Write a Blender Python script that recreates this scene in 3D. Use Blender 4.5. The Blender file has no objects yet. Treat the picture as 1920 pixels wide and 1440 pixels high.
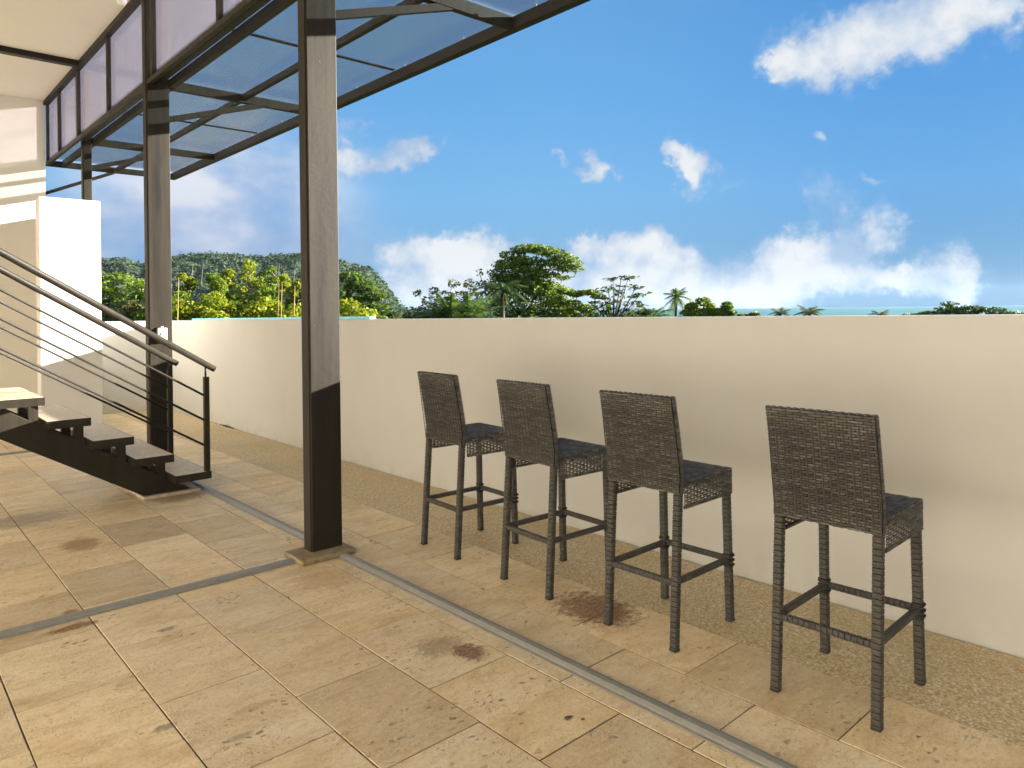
import bpy, math, random
import numpy as np
from mathutils import Vector, Matrix, Euler
random.seed(7)
rng = np.random.default_rng(7)
S = bpy.context.scene
COL = S.collection
R_ = math.radians

# ------------------------------------------------------------------ camera
EYE = Vector((0.0, 0.0, 1.45))
YAW, PITCH, ROLL = R_(41.833), R_(0.0025), R_(-0.718)
FPX, CX, CY = 1363.9, 949.86, 581.35          # focal length and principal point of the 1920x1440 photograph
fw = Vector((math.sin(YAW)*math.cos(PITCH), math.cos(YAW)*math.cos(PITCH), math.sin(PITCH)))
rt = fw.cross(Vector((0, 0, 1))).normalized()
up = rt.cross(fw)
rt, up = rt*math.cos(ROLL)+up*math.sin(ROLL), -rt*math.sin(ROLL)+up*math.cos(ROLL)
cam = bpy.data.cameras.new('camera')
camo = bpy.data.objects.new('camera', cam)
COL.objects.link(camo)
m = Matrix((rt, up, -fw)).transposed().to_4x4()
m.translation = EYE
camo.matrix_world = m
cam.sensor_width = 36.0
cam.lens = FPX/1920*36
cam.shift_x = (960-CX)/1920
cam.shift_y = (CY-720)/1920
cam.clip_start = 0.05
cam.clip_end = 60000
S.camera = camo


def sight(px, py):
    d = rt*((px-CX)/FPX)+up*(-(py-CY)/FPX)+fw
    return d


def spot(px, py, dist):
    """the place at that horizontal distance in a sight direction"""
    d = sight(px, py)
    return EYE+d*(dist/math.hypot(d.x, d.y))


# ------------------------------------------------------------------ light
SUN_B = 0.52
sun_dir = Vector((-1.0, SUN_B, -0.27)).normalized()      # the way the light travels
sun_el = math.asin(-sun_dir.z)
sun_az = math.atan2(-sun_dir.x, -sun_dir.y)              # from +Y clockwise
sl = bpy.data.lights.new('sun', 'SUN')
sl.energy = 5.0
sl.angle = R_(0.5)
sl.color = (1.0, 0.95, 0.86)
so = bpy.data.objects.new('sun', sl)
so.rotation_mode = 'QUATERNION'
so.rotation_quaternion = sun_dir.to_track_quat('-Z', 'Y')
so.location = (20, -15, 12)
COL.objects.link(so)

S.view_settings.view_transform = 'Standard'
S.view_settings.look = 'None'
S.view_settings.gamma = 1
S.view_settings.use_curve_mapping = False
S.view_settings.exposure = 2.42

SKY_STRENGTH = 0.05
W = bpy.data.worlds.new('World')
S.world = W
W.use_nodes = True


class NT:
    """small node-tree writer"""
    def __init__(s, tree):
        s.t = tree
        s.t.nodes.clear()

    def n(s, typ, **kw):
        nd = s.t.nodes.new(typ)
        for k, v in kw.items():
            setattr(nd, k, v)
        return nd

    def put(s, sock, v):
        if isinstance(v, bpy.types.NodeSocket):
            s.t.links.new(v, sock)
        elif v is not None:
            if isinstance(v, (tuple, list, Vector)) and len(v) == 3 and sock.type == 'RGBA':
                v = (*v, 1)
            sock.default_value = v

    def math(s, op, a, b=None, c=None, clamp=False):
        nd = s.n('ShaderNodeMath', operation=op, use_clamp=clamp)
        s.put(nd.inputs[0], a)
        if b is not None:
            s.put(nd.inputs[1], b)
        if c is not None:
            s.put(nd.inputs[2], c)
        return nd.outputs[0]

    def vmath(s, op, a, b=None, scale=None):
        nd = s.n('ShaderNodeVectorMath', operation=op)
        s.put(nd.inputs[0], a)
        if b is not None:
            s.put(nd.inputs[1], b)
        if scale is not None:
            s.put(nd.inputs['Scale'], scale)
        return nd.outputs[1] if op in ('LENGTH', 'DISTANCE', 'DOT_PRODUCT') else nd.outputs[0]

    def noise(s, vec, scale, detail=4, rough=.55, dist=0.0, color=False):
        nd = s.n('ShaderNodeTexNoise')
        if vec is not None:
            s.put(nd.inputs['Vector'], vec)
        s.put(nd.inputs['Scale'], scale)
        s.put(nd.inputs['Detail'], detail)
        s.put(nd.inputs['Roughness'], rough)
        s.put(nd.inputs['Distortion'], dist)
        return nd.outputs['Color'] if color else nd.outputs['Fac']

    def voro(s, vec, scale, feature='F1', out='Distance', rnd=1.0):
        nd = s.n('ShaderNodeTexVoronoi', feature=feature)
        s.put(nd.inputs['Vector'], vec)
        s.put(nd.inputs['Scale'], scale)
        s.put(nd.inputs['Randomness'], rnd)
        return nd.outputs[out]

    def ramp(s, fac, stops, interp='LINEAR'):
        nd = s.n('ShaderNodeValToRGB')
        cr = nd.color_ramp
        cr.interpolation = interp
        while len(cr.elements) < len(stops):
            cr.elements.new(.5)
        for e, (p, c) in zip(cr.elements, stops):
            e.position = p
            e.color = (c, c, c, 1) if isinstance(c, (int, float)) else (*c, 1)
        s.put(nd.inputs[0], fac)
        return nd.outputs[0]

    def mix(s, fac, a, b, blend='MIX'):
        nd = s.n('ShaderNodeMix', data_type='RGBA', blend_type=blend)
        s.put(nd.inputs[0], fac)
        s.put(nd.inputs[6], a)
        s.put(nd.inputs[7], b)
        return nd.outputs[2]

    def mapr(s, v, a, b, c=0.0, d=1.0, smooth=False):
        nd = s.n('ShaderNodeMapRange', clamp=True)
        if smooth:
            nd.interpolation_type = 'SMOOTHSTEP'
        for i, x in enumerate((v, a, b, c, d)):
            s.put(nd.inputs[i], x)
        return nd.outputs[0]

    def scalev(s, vec, sc):
        nd = s.n('ShaderNodeMapping')
        s.put(nd.inputs[0], vec)
        nd.inputs['Scale'].default_value = sc
        return nd.outputs[0]

    def sep(s, vec):
        nd = s.n('ShaderNodeSeparateXYZ')
        s.put(nd.inputs[0], vec)
        return nd.outputs

    def bump(s, h, strength=.3, dist=.01, normal=None):
        nd = s.n('ShaderNodeBump')
        s.put(nd.inputs['Height'], h)
        nd.inputs['Strength'].default_value = strength
        nd.inputs['Distance'].default_value = dist
        if normal is not None:
            s.put(nd.inputs['Normal'], normal)
        return nd.outputs[0]


def build_sky():
    g = NT(W.node_tree)
    out = g.n('ShaderNodeOutputWorld')
    bg = g.n('ShaderNodeBackground')
    sky = g.n('ShaderNodeTexSky', sky_type='NISHITA')
    sky.sun_disc = False
    sky.sun_elevation = sun_el
    sky.sun_rotation = sun_az
    sky.altitude = 20
    sky.air_density = 1.0
    sky.dust_density = 0.6
    sky.ozone_density = 1.6
    base = sky.outputs[0]
    tc = g.n('ShaderNodeTexCoord').outputs['Generated']
    d = g.vmath('NORMALIZE', tc)
    x, y, z = g.sep(d)
    az = g.math('ARCTAN2', x, y)
    el = g.math('ARCSINE', z)
    # turbulent displacement of the cloud outlines
    n1 = g.noise(d, 9.0, 7, .6, color=True)
    n2 = g.noise(d, 34.0, 5, .6, color=True)
    s1 = g.sep(g.vmath('SUBTRACT', n1, (.5, .5, .5)))
    s2 = g.sep(g.vmath('SUBTRACT', n2, (.5, .5, .5)))
    azw = g.math('ADD', az, g.math('ADD', g.math('MULTIPLY', s1[0], .16), g.math('MULTIPLY', s2[0], .05)))
    elw = g.math('ADD', el, g.math('ADD', g.math('MULTIPLY', s1[1], .11), g.math('MULTIPLY', s2[1], .04)))
    # cumulus seen over the sea: sight direction, half-width, half-height, weight
    blobs = [(1650, 70, 205, 72, 1.15), (1490, 108, 70, 26, .8), (1800, 20, 60, 50, .8),
             (775, 268, 62, 24, .8), (690, 222, 70, 14, .35), (650, 285, 45, 45, .8), (730, 305, 42, 20, .8), (1010, 55, 60, 40, .12),
             (1107, 300, 40, 32, .8), (1040, 292, 16, 14, .45), (1300, 318, 55, 46, .95), (1245, 290, 30, 25, .7),
             (1560, 258, 34, 18, .65), (1535, 370, 70, 45, .42), (1640, 425, 55, 50, .5), (1640, 338, 34, 12, .4), (1380, 352, 20, 14, .3),
             (800, 455, 95, 44, .65), (905, 478, 90, 46, .85), (860, 530, 140, 48, .8),
             (1110, 470, 40, 22, .5), (1210, 520, 130, 72, 1.15), (1330, 545, 120, 48, 1.05), (1200, 470, 55, 36, .9),
             (1530, 500, 95, 62, 1.1), (1440, 545, 80, 40, .9), (1625, 525, 42, 34, .95), (1715, 530, 52, 36, .95), (1800, 538, 36, 34, .9),
             (1800, 480, 60, 40, .35), (760, 560, 60, 30, .8), (1000, 545, 130, 40, .8)]
    haze_blobs = [(430, 330, 170, 130, 1.0), (240, 430, 170, 120, 1.0), (560, 430, 110, 110, .9), (350, 500, 260, 60, .8)]

    def field(lst, a, e):
        tot = None
        for (px, py, hw, hh, w) in lst:
            s = sight(px, py).normalized()
            a0, e0 = math.atan2(s.x, s.y), math.asin(s.z)
            ra = hw/FPX*(1/(1+((px-CX)/FPX)**2))
            re = hh/FPX*(1/math.sqrt(1+((px-CX)/FPX)**2))
            qa = g.math('MULTIPLY', g.math('SUBTRACT', a, a0), 1/ra)
            qe = g.math('MULTIPLY', g.math('SUBTRACT', e, e0), 1/re)
            q = g.math('MULTIPLY_ADD', qa, qa, g.math('MULTIPLY', qe, qe))
            v = g.math('MULTIPLY', g.math('EXPONENT', g.math('MULTIPLY', q, -1.0)), w)
            tot = v if tot is None else g.math('ADD', tot, v)
        return tot
    cum = field(blobs, azw, elw)
    soft = field(haze_blobs, az, el)
    # denser cumulus added round the unseen sky to brighten and whiten ambient light
    wide = g.math('MULTIPLY', g.math('ABSOLUTE', g.math('SUBTRACT', az, YAW)), 1.0)
    outside = g.math('MAXIMUM', g.mapr(wide, .72, 1.1, smooth=True), g.mapr(el, .5, .75, smooth=True))
    flat = g.vmath('DIVIDE', d, None)
    nd = flat.node
    comb = g.n('ShaderNodeCombineXYZ')
    zz = g.math('ADD', g.math('ABSOLUTE', z), .25)
    for i in range(3):
        g.put(comb.inputs[i], zz)
    g.put(nd.inputs[1], comb.outputs[0])
    gen = g.mapr(g.noise(flat, 2.2, 7, .58), .37, .56, 0, 1.1)
    cum = g.math('MULTIPLY_ADD', gen, outside, cum)
    fine = g.noise(d, 60, 6, .65)
    edge = g.math('MULTIPLY_ADD', g.math('SUBTRACT', fine, .5), .5, cum)
    mask = g.mapr(edge, .22, .74, 0, .95, smooth=True)
    # soft white-grey bank low over the hills
    sn = g.noise(g.scalev(d, (1, 1, 1.6)), 9, 6, .5)
    softm = g.math('MULTIPLY', g.mapr(soft, .0, 1.1), g.mapr(sn, .28, .6, .3, .97))
    shade = g.noise(d, 14, 5, .55)
    ccol = g.ramp(g.math('MULTIPLY_ADD', g.math('SUBTRACT', edge, .7), .22, shade), [(.40, (1.75, 2.3, 3.15)), (.53, (2.6, 2.95, 3.4)), (.66, (3.6, 3.65, 3.7))])
    scol = g.mix(g.mapr(el, .03, .20), g.ramp(sn, [(.3, (.80, 1.25, 2.4)), (.68, (1.9, 2.3, 3.1))]), g.ramp(sn, [(.3, (1.3, 1.7, 2.7)), (.62, (3.6, 3.65, 3.85))]))
    global SKY_MIX
    grad = g.ramp(g.math('MAXIMUM', z, 0.0), [(0, (.58, 1.35, 2.35)), (.06, (.68, 1.62, 2.8)), (.15, (.74, 1.9, 3.4)), (.27, (.56, 1.7, 3.35)), (.5, (.42, 1.35, 2.8)), (1, (.45, 1.1, 2.2))])
    base = g.mix(.93, base, grad)
    base = g.mix(g.mapr(az, .75, 1.35, 0, .75, smooth=True), base, g.mix(1.0, base, (.44, .68, .85), 'MULTIPLY'))
    hs = g.n('ShaderNodeHueSaturation')
    g.put(hs.inputs['Color'], base)
    hs.inputs['Saturation'].default_value = 1.0
    hs.inputs['Value'].default_value = 1.0
    c = g.mix(softm, hs.outputs[0], scol)
    c = g.mix(mask, c, ccol)
    c = g.mix(1.0, c, (.90, .90, .90), 'MULTIPLY')
    g.put(bg.inputs[0], c)
    bg.inputs[1].default_value = SKY_STRENGTH
    g.t.links.new(bg.outputs[0], out.inputs[0])


build_sky()

# ------------------------------------------------------------------ helpers


def newmat(name):
    mt = bpy.data.materials.new(name)
    mt.use_nodes = True
    g = NT(mt.node_tree)
    out = g.n('ShaderNodeOutputMaterial')
    bs = g.n('ShaderNodeBsdfPrincipled')
    g.t.links.new(bs.outputs[0], out.inputs[0])
    g.bs, g.out = bs, out
    g.geo = g.n('ShaderNodeNewGeometry')
    g.pos = g.geo.outputs['Position']
    g.island = g.geo.outputs['Random Per Island']
    g.obj = g.n('ShaderNodeTexCoord').outputs['Object']
    g.rnd = g.n('ShaderNodeObjectInfo').outputs['Random']
    return mt, g


class MB:
    """collects geometry for ONE mesh object"""
    def __init__(s):
        s.v, s.f = [], []

    def add(s, verts, faces):
        o = len(s.v)
        s.v.extend(tuple(p) for p in verts)
        s.f.extend(tuple(i+o for i in f) for f in faces)
        return s

    def box(s, x0, x1, y0, y1, z0, z1, c=0.0):
        if c <= 0:
            v = [(x, y, z) for z in (z0, z1) for y in (y0, y1) for x in (x0, x1)]
            f = [(0, 2, 3, 1), (4, 5, 7, 6), (0, 1, 5, 4), (2, 6, 7, 3), (0, 4, 6, 2), (1, 3, 7, 5)]
            return s.add(v, f)
        v = []
        for sx in (0, 1):
            for sy in (0, 1):
                for sz in (0, 1):
                    px, py, pz = (x0, x1)[sx], (y0, y1)[sy], (z0, z1)[sz]
                    dx, dy, dz = (c, -c)[sx], (c, -c)[sy], (c, -c)[sz]
                    v += [(px, py+dy, pz+dz), (px+dx, py, pz+dz), (px+dx, py+dy, pz)]

        def i(sx, sy, sz, a):
            return ((sx*2+sy)*2+sz)*3+a
        f = []
        for k in (0, 1):
            q = [i(k, 0, 0, 0), i(k, 1, 0, 0), i(k, 1, 1, 0), i(k, 0, 1, 0)]
            f.append(q if k else q[::-1])
            q = [i(0, k, 0, 1), i(1, k, 0, 1), i(1, k, 1, 1), i(0, k, 1, 1)]
            f.append(q[::-1] if k else q)
            q = [i(0, 0, k, 2), i(1, 0, k, 2), i(1, 1, k, 2), i(0, 1, k, 2)]
            f.append(q if k else q[::-1])
        for a in (0, 1):
            for b in (0, 1):
                s1 = 1 if (a == b) else -1
                q = [i(a, b, 0, 0), i(a, b, 0, 1), i(a, b, 1, 1), i(a, b, 1, 0)]
                f.append(q if s1 > 0 else q[::-1])
                q = [i(a, 0, b, 2), i(a, 0, b, 0), i(a, 1, b, 0), i(a, 1, b, 2)]
                f.append(q if s1 > 0 else q[::-1])
                q = [i(0, a, b, 1), i(0, a, b, 2), i(1, a, b, 2), i(1, a, b, 1)]
                f.append(q if s1 > 0 else q[::-1])
                for cc in (0, 1):
                    t = [i(a, b, cc, 0), i(a, b, cc, 1), i(a, b, cc, 2)]
                    f.append(t if (a+b+cc) % 2 == 1 else t[::-1])
        return s.add(v, f)

    def beam(s, p0, p1, w, h, upv=(0, 0, 1)):
        p0, p1 = Vector(p0), Vector(p1)
        d = (p1-p0).normalized()
        side = d.cross(Vector(upv))
        if side.length < 1e-4:
            side = Vector((1, 0, 0))
        side.normalize()
        u = side.cross(d)
        v = []
        for p in (p0, p1):
            for a, b in ((-1, -1), (1, -1), (1, 1), (-1, 1)):
                v.append(p+side*(a*w/2)+u*(b*h/2))
        return s.add(v, [(0, 1, 2, 3), (7, 6, 5, 4), (0, 4, 5, 1), (1, 5, 6, 2), (2, 6, 7, 3), (3, 7, 4, 0)])

    def tube(s, pts, rad, n=10, cap=True):
        pts = [Vector(p) for p in pts]
        rad = [rad]*len(pts) if isinstance(rad, (int, float)) else rad
        o = len(s.v)
        ref = Vector((0, 0, 1))
        prev = None
        for k, p in enumerate(pts):
            d = (pts[min(k+1, len(pts)-1)]-pts[max(k-1, 0)]).normalized()
            a = prev if prev is not None else (ref if abs(d.z) < .95 else Vector((1, 0, 0)))
            a = (a-d*a.dot(d)).normalized()
            prev = a
            b = d.cross(a)
            for j in range(n):
                t = 2*math.pi*j/n
                s.v.append(tuple(p+(a*math.cos(t)+b*math.sin(t))*rad[k]))
        for k in range(len(pts)-1):
            for j in range(n):
                s.f.append((o+k*n+j, o+k*n+(j+1) % n, o+(k+1)*n+(j+1) % n, o+(k+1)*n+j))
        if cap:
            s.f.append(tuple(o+j for j in range(n))[::-1])
            s.f.append(tuple(o+(len(pts)-1)*n+j for j in range(n)))
        return s

    def mesh(s, name, mat, smooth=False):
        me = bpy.data.meshes.new(name)
        me.from_pydata(s.v, [], s.f)
        if mat:
            me.materials.append(mat)
        if smooth:
            me.polygons.foreach_set('use_smooth', [True]*len(me.polygons))
        me.update()
        return me

    def build(s, name, mat, parent=None, smooth=False):
        return link(name, s.mesh(name, mat, smooth), parent)


def link(name, me, parent=None):
    o = bpy.data.objects.new(name, me)
    COL.objects.link(o)
    if parent is not None:
        o.parent = parent
        # children are written in world coordinates unless their parent sits elsewhere
        if parent.get('_w'):
            o.matrix_parent_inverse = Matrix.Translation(parent.location).inverted()
    return o


def empty(name, loc, label, cat, group=None):
    o = bpy.data.objects.new(name, None)
    o.empty_display_size = .2
    o.location = loc
    o['_w'] = 1
    COL.objects.link(o)
    return tag(o, label, cat, group)


def tag(o, label, cat, group=None):
    o['label'] = label
    o['category'] = cat
    if group:
        o['group'] = group
    return o


def struct(o):
    o['kind'] = 'structure'
    return o


def bevel(o, w, seg=2):
    md = o.modifiers.new('bevel', 'BEVEL')
    md.width = w
    md.segments = seg
    md.limit_method = 'ANGLE'
    return o


# ------------------------------------------------------------------ materials
def mat_plaster(name, col, seed=0.0, stain=.5):
    mt, g = newmat(name)
    p = g.vmath('ADD', g.pos, (seed, seed*.7, 0))
    a = g.noise(p, .55, 5, .6)
    b = g.noise(g.scalev(p, (3, 3, .5)), 1.2, 5, .6)
    f = g.noise(p, 60, 3, .6)
    c = g.mix(g.mapr(a, .3, .7), tuple(v*.90 for v in col), col)
    c = g.mix(g.math('MULTIPLY', g.mapr(b, .52, .8), .22*stain), c, (col[0]*.78, col[1]*.72, col[2]*.66))
    # splash dirt on the lowest hand's breadth
    z = g.sep(g.pos)[2]
    low = g.math('MULTIPLY', g.mapr(z, .0, .2, 1, 0), g.mapr(g.noise(p, 7, 5, .65), .4, .7))
    c = g.mix(g.math('MULTIPLY', low, .5*stain), c, (.42, .36, .28))
    g.put(g.bs.inputs['Base Color'], c)
    g.bs.inputs['Roughness'].default_value = .8
    g.bs.inputs['Specular IOR Level'].default_value = .25
    h = g.math('ADD', g.math('MULTIPLY', f, .25), g.math('MULTIPLY', g.noise(p, 5, 4, .5), .9))
    g.put(g.bs.inputs['Normal'], g.bump(h, .22, .008))
    return mt


def mat_steel(name, streak=False):
    mt, g = newmat(name)
    p = g.pos
    b = g.noise(g.scalev(p, (9, 9, .6)), 2.0, 5, .6)
    sp = g.noise(p, 40, 3, .6)
    c = g.mix(g.mapr(b, .35, .7), (.020, .016, .011), (.031, .025, .016))
    c = g.mix(g.mapr(sp, .70, .78, 0, .5), c, (.08, .07, .06))
    if streak:
        x, y, z = g.sep(p)
        w = g.math('ABSOLUTE', g.math('SUBTRACT', g.math('MULTIPLY_ADD', g.noise(g.scalev(p, (1, 1, .8)), 6, 3), .06, x), 2.122))
        m_ = g.math('MULTIPLY', g.mapr(w, .018, .034, 1, 0), g.math('MULTIPLY', g.mapr(z, 2.32, 2.46), g.mapr(z, 3.0, 3.3, 1, .4)))
        c = g.mix(g.math('MULTIPLY', m_, .9), c, (.012, .011, .010))
    g.put(g.bs.inputs['Base Color'], c)
    g.put(g.bs.inputs['Roughness'], g.mapr(b, .3, .7, .42, .58))
    g.bs.inputs['Specular IOR Level'].default_value = .2
    h = g.math('ADD', g.noise(p, 26, 4, .6), g.math('MULTIPLY', g.mapr(sp, .68, .8), .6))
    g.put(g.bs.inputs['Normal'], g.bump(h, .25, .004))
    return mt


STAINS = [  # x, y, radius along x, radius along y, colour, strength : rust and damp marks on the stone
    (2.66, 2.35, .19, .26, (.15, .052, .018), .9), (1.93, 2.42, .075, .10, (.17, .065, .022), .95), (1.86, 2.55, .12, .10, (.27, .17, .085), .7),
    (1.05, 5.25, .13, .17, (.33, .20, .075), .85), (.83, 6.15, .42, .22, (.26, .18, .11), .75),
    (.74, 3.88, .13, .045, (.20, .085, .02), .95), (.77, 4.07, .04, .06, (.22, .10, .03), .8), (1.9, 3.62, .22, .2, (.42, .23, .12), .5),
    (.80, 2.72, .045, .03, (.10, .08, .05), .65), (1.08, 2.63, .09, .03, (.44, .25, .11), .55), (1.9, 6.05, .25, .16, (.26, .16, .10), .6),
    (.96, 2.48, .06, .02, (.12, .09, .055), .5), (1.06, 3.55, .05, .03, (.13, .11, .05), .75), (1.22, 4.25, .14, .12, (.40, .33, .24), .3), (1.87, 1.79, .022, .014, (.03, .02, .012), 1.0), (1.905, 1.75, .01, .008, (.03, .02, .012), 1.0)]


def mat_travertine(name='travertine'):
    mt, g = newmat(name)
    off = g.vmath('SCALE', g.n('ShaderNodeCombineXYZ').outputs[0], scale=1.0)
    cmb = off.node.inputs[0].links[0].from_node
    for i, k in enumerate((37.0, 91.0, 13.0)):
        g.put(cmb.inputs[i], g.math('MULTIPLY', g.rnd, k))
    p = g.vmath('ADD', g.pos, off)
    stretched = g.scalev(p, (1.0, 2.6, 1))
    n1 = g.noise(stretched, 2.6, 6, .62, .6)
    n2 = g.noise(stretched, 9, 6, .6, .9)
    n3 = g.noise(p, 75, 3, .65)
    c = g.ramp(n1, [(.25, (.55, .395, .21)), (.45, (.72, .555, .325)), (.62, (.78, .635, .405)), (.8, (.80, .69, .505))])
    c = g.mix(g.mapr(n2, .52, .75, 0, .55), c, (.52, .35, .175))
    c = g.mix(g.mapr(n2, .25, .42, .4, 0), c, (.80, .67, .46))
    # each slab is its own cut of stone
    tint = g.ramp(g.math('FRACT', g.math('MULTIPLY', g.rnd, 7.31)), [(0, (.76, .75, .76)), (.2, (1.10, 1.07, 1.02)), (.4, (.93, .93, .97)), (.55, (1.16, 1.15, 1.13)), (.75, (1.02, .97, .88)), (.88, (.82, .80, .78)), (1, (1.1, 1.1, 1.1))])
    c = g.mix(1.0, c, tint, 'MULTIPLY')
    # open pores, drawn out along the bedding
    p0_ = p
    wv_ = g.noise(p, 9, 4, .6, color=True)
    p = g.vmath('ADD', p, g.vmath('SCALE', g.vmath('SUBTRACT', wv_, (.5, .5, .5)), scale=.09))
    vn = g.n('ShaderNodeTexVoronoi')
    g.put(vn.inputs['Vector'], g.scalev(p, (24, 44, 24)))
    vn.inputs['Scale'].default_value = 1.0
    rr_ = g.sep(vn.outputs['Color'])[1]
    pv = g.math('ADD', vn.outputs['Distance'], g.mapr(rr_, .2, 1, .22, -.14))
    dens = g.mapr(g.noise(p, 4.2, 4, .6), .47, .66)
    pore = g.math('MULTIPLY', g.mapr(pv, .12, .3, 1, 0), dens)
    pv2 = g.voro(g.scalev(p, (75, 140, 75)), 1.0)
    dens2 = g.mapr(g.noise(p, 7.5, 4, .6), .44, .6)
    pore2 = g.math('MULTIPLY', g.mapr(pv2, .1, .36, 1, 0), dens2)
    c = g.mix(g.math('MULTIPLY', pore, .8), c, (.13, .085, .045))
    c = g.mix(g.math('MULTIPLY', pore2, .66), c, (.20, .13, .07))
    c = g.mix(g.mapr(n3, .5, .8, 0, .3), c, (.33, .22, .12))
    n4 = g.noise(g.scalev(p, (1, 1.7, 1)), 30, 5, .65)
    c = g.mix(g.mapr(n4, .52, .72, 0, .38), c, (.44, .30, .155))
    c = g.mix(g.mapr(n4, .28, .46, .4, 0), c, (.84, .73, .55))
    x, y, z = g.sep(g.pos)
    blot = g.mapr(g.noise(g.scalev(g.pos, (1, 1.8, 1)), 48, 6, .7), .34, .56, .55, 1)
    wn = g.noise(g.scalev(g.pos, (1, 1.6, 1)), 19, 8, .78)
    for (sx, sy, rx, ry, col, st) in STAINS:
        qa = g.math('MULTIPLY', g.math('SUBTRACT', x, sx), 1/rx)
        qb = g.math('MULTIPLY', g.math('SUBTRACT', y, sy), 1/ry)
        q = g.math('SQRT', g.math('MULTIPLY_ADD', qa, qa, g.math('MULTIPLY', qb, qb)))
        mk = g.mapr(g.math('MULTIPLY_ADD', g.math('SUBTRACT', wn, .5), 2.6, q), .55, 1.05, st, 0, smooth=True)
        c = g.mix(g.math('MULTIPLY', mk, blot), c, col)
    g.put(g.bs.inputs['Base Color'], c)
    g.put(g.bs.inputs['Roughness'], g.mapr(n2, .3, .7, .42, .62))
    g.bs.inputs['Specular IOR Level'].default_value = .35
    h = g.math('SUBTRACT', g.math('MULTIPLY', n2, .6), g.math('ADD', g.math('MULTIPLY', pore, 1.0), g.math('MULTIPLY', pore2, .5)))
    h = g.math('MULTIPLY_ADD', n3, .35, h)
    g.put(g.bs.inputs['Normal'], g.bump(h, .85, .007))
    return mt


def mat_pebble():
    mt, g = newmat('washed_pebble')
    p = g.pos
    v = g.n('ShaderNodeTexVoronoi')
    g.put(v.inputs['Vector'], p)
    v.inputs['Scale'].default_value = 105
    col = g.sep(v.outputs['Color'])
    c = g.ramp(col[0], [(0, (.40, .28, .14)), (.3, (.56, .41, .215)), (.6, (.64, .49, .27)), (.85, (.70, .56, .345)), (.97, (.74, .64, .46)), (1, (.82, .77, .66))])
    gap = g.mapr(v.outputs['Distance'], .42, .7)
    c = g.mix(g.math('MULTIPLY', gap, .3), c, (.24, .165, .085))
    big = g.noise(p, 1.6, 5, .6)
    c = g.mix(g.mapr(big, .4, .7, 0, .4), c, (.44, .34, .155))
    c = g.mix(g.mapr(g.noise(p, 3.5, 5, .6), .55, .75, 0, .3), c, (.50, .32, .17))
    g.put(g.bs.inputs['Base Color'], c)
    g.bs.inputs['Roughness'].default_value = .6
    g.put(g.bs.inputs['Normal'], g.bump(g.math('SUBTRACT', 1.0, v.outputs['Distance']), .4, .004))
    return mt


def mat_simple(name, col, rough=.5, metal=0.0, noise=0.0, nscale=20, spec=.5):
    mt, g = newmat(name)
    if noise:
        a = g.noise(g.pos, nscale, 4, .6)
        c = g.mix(g.mapr(a, .3, .7), tuple(v*(1-noise) for v in col), tuple(min(1, v*(1+noise)) for v in col))
        g.put(g.bs.inputs['Base Color'], c)
        g.put(g.bs.inputs['Normal'], g.bump(a, .15, .003))
    else:
        g.put(g.bs.inputs['Base Color'], col)
    g.bs.inputs['Roughness'].default_value = rough
    g.bs.inputs['Metallic'].default_value = metal
    g.bs.inputs['Specular IOR Level'].default_value = spec
    return mt


def mat_rattan(name='rattan', k=1.0):
    mt, g = newmat(name)
    r = g.island if k == 1.0 else g.mapr(g.island, 0, 1, .06, .33)
    c = g.ramp(r, [(0, (.060, .055, .048)), (.35, (.096, .088, .076)), (.7, (.128, .117, .100)), (1, (.172, .155, .128))])
    n = g.noise(g.obj, 14, 4, .6)
    c = g.mix(g.mapr(n, .35, .7, 0, .45), c, (.048, .042, .035))
    g.put(g.bs.inputs['Base Color'], c)
    g.bs.inputs['Specular IOR Level'].default_value = .22
    g.put(g.bs.inputs['Roughness'], g.mapr(n, .3, .7, .45, .6))
    g.put(g.bs.inputs['Normal'], g.bump(g.noise(g.obj, 400, 2, .6), .12, .001))
    return mt


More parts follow.
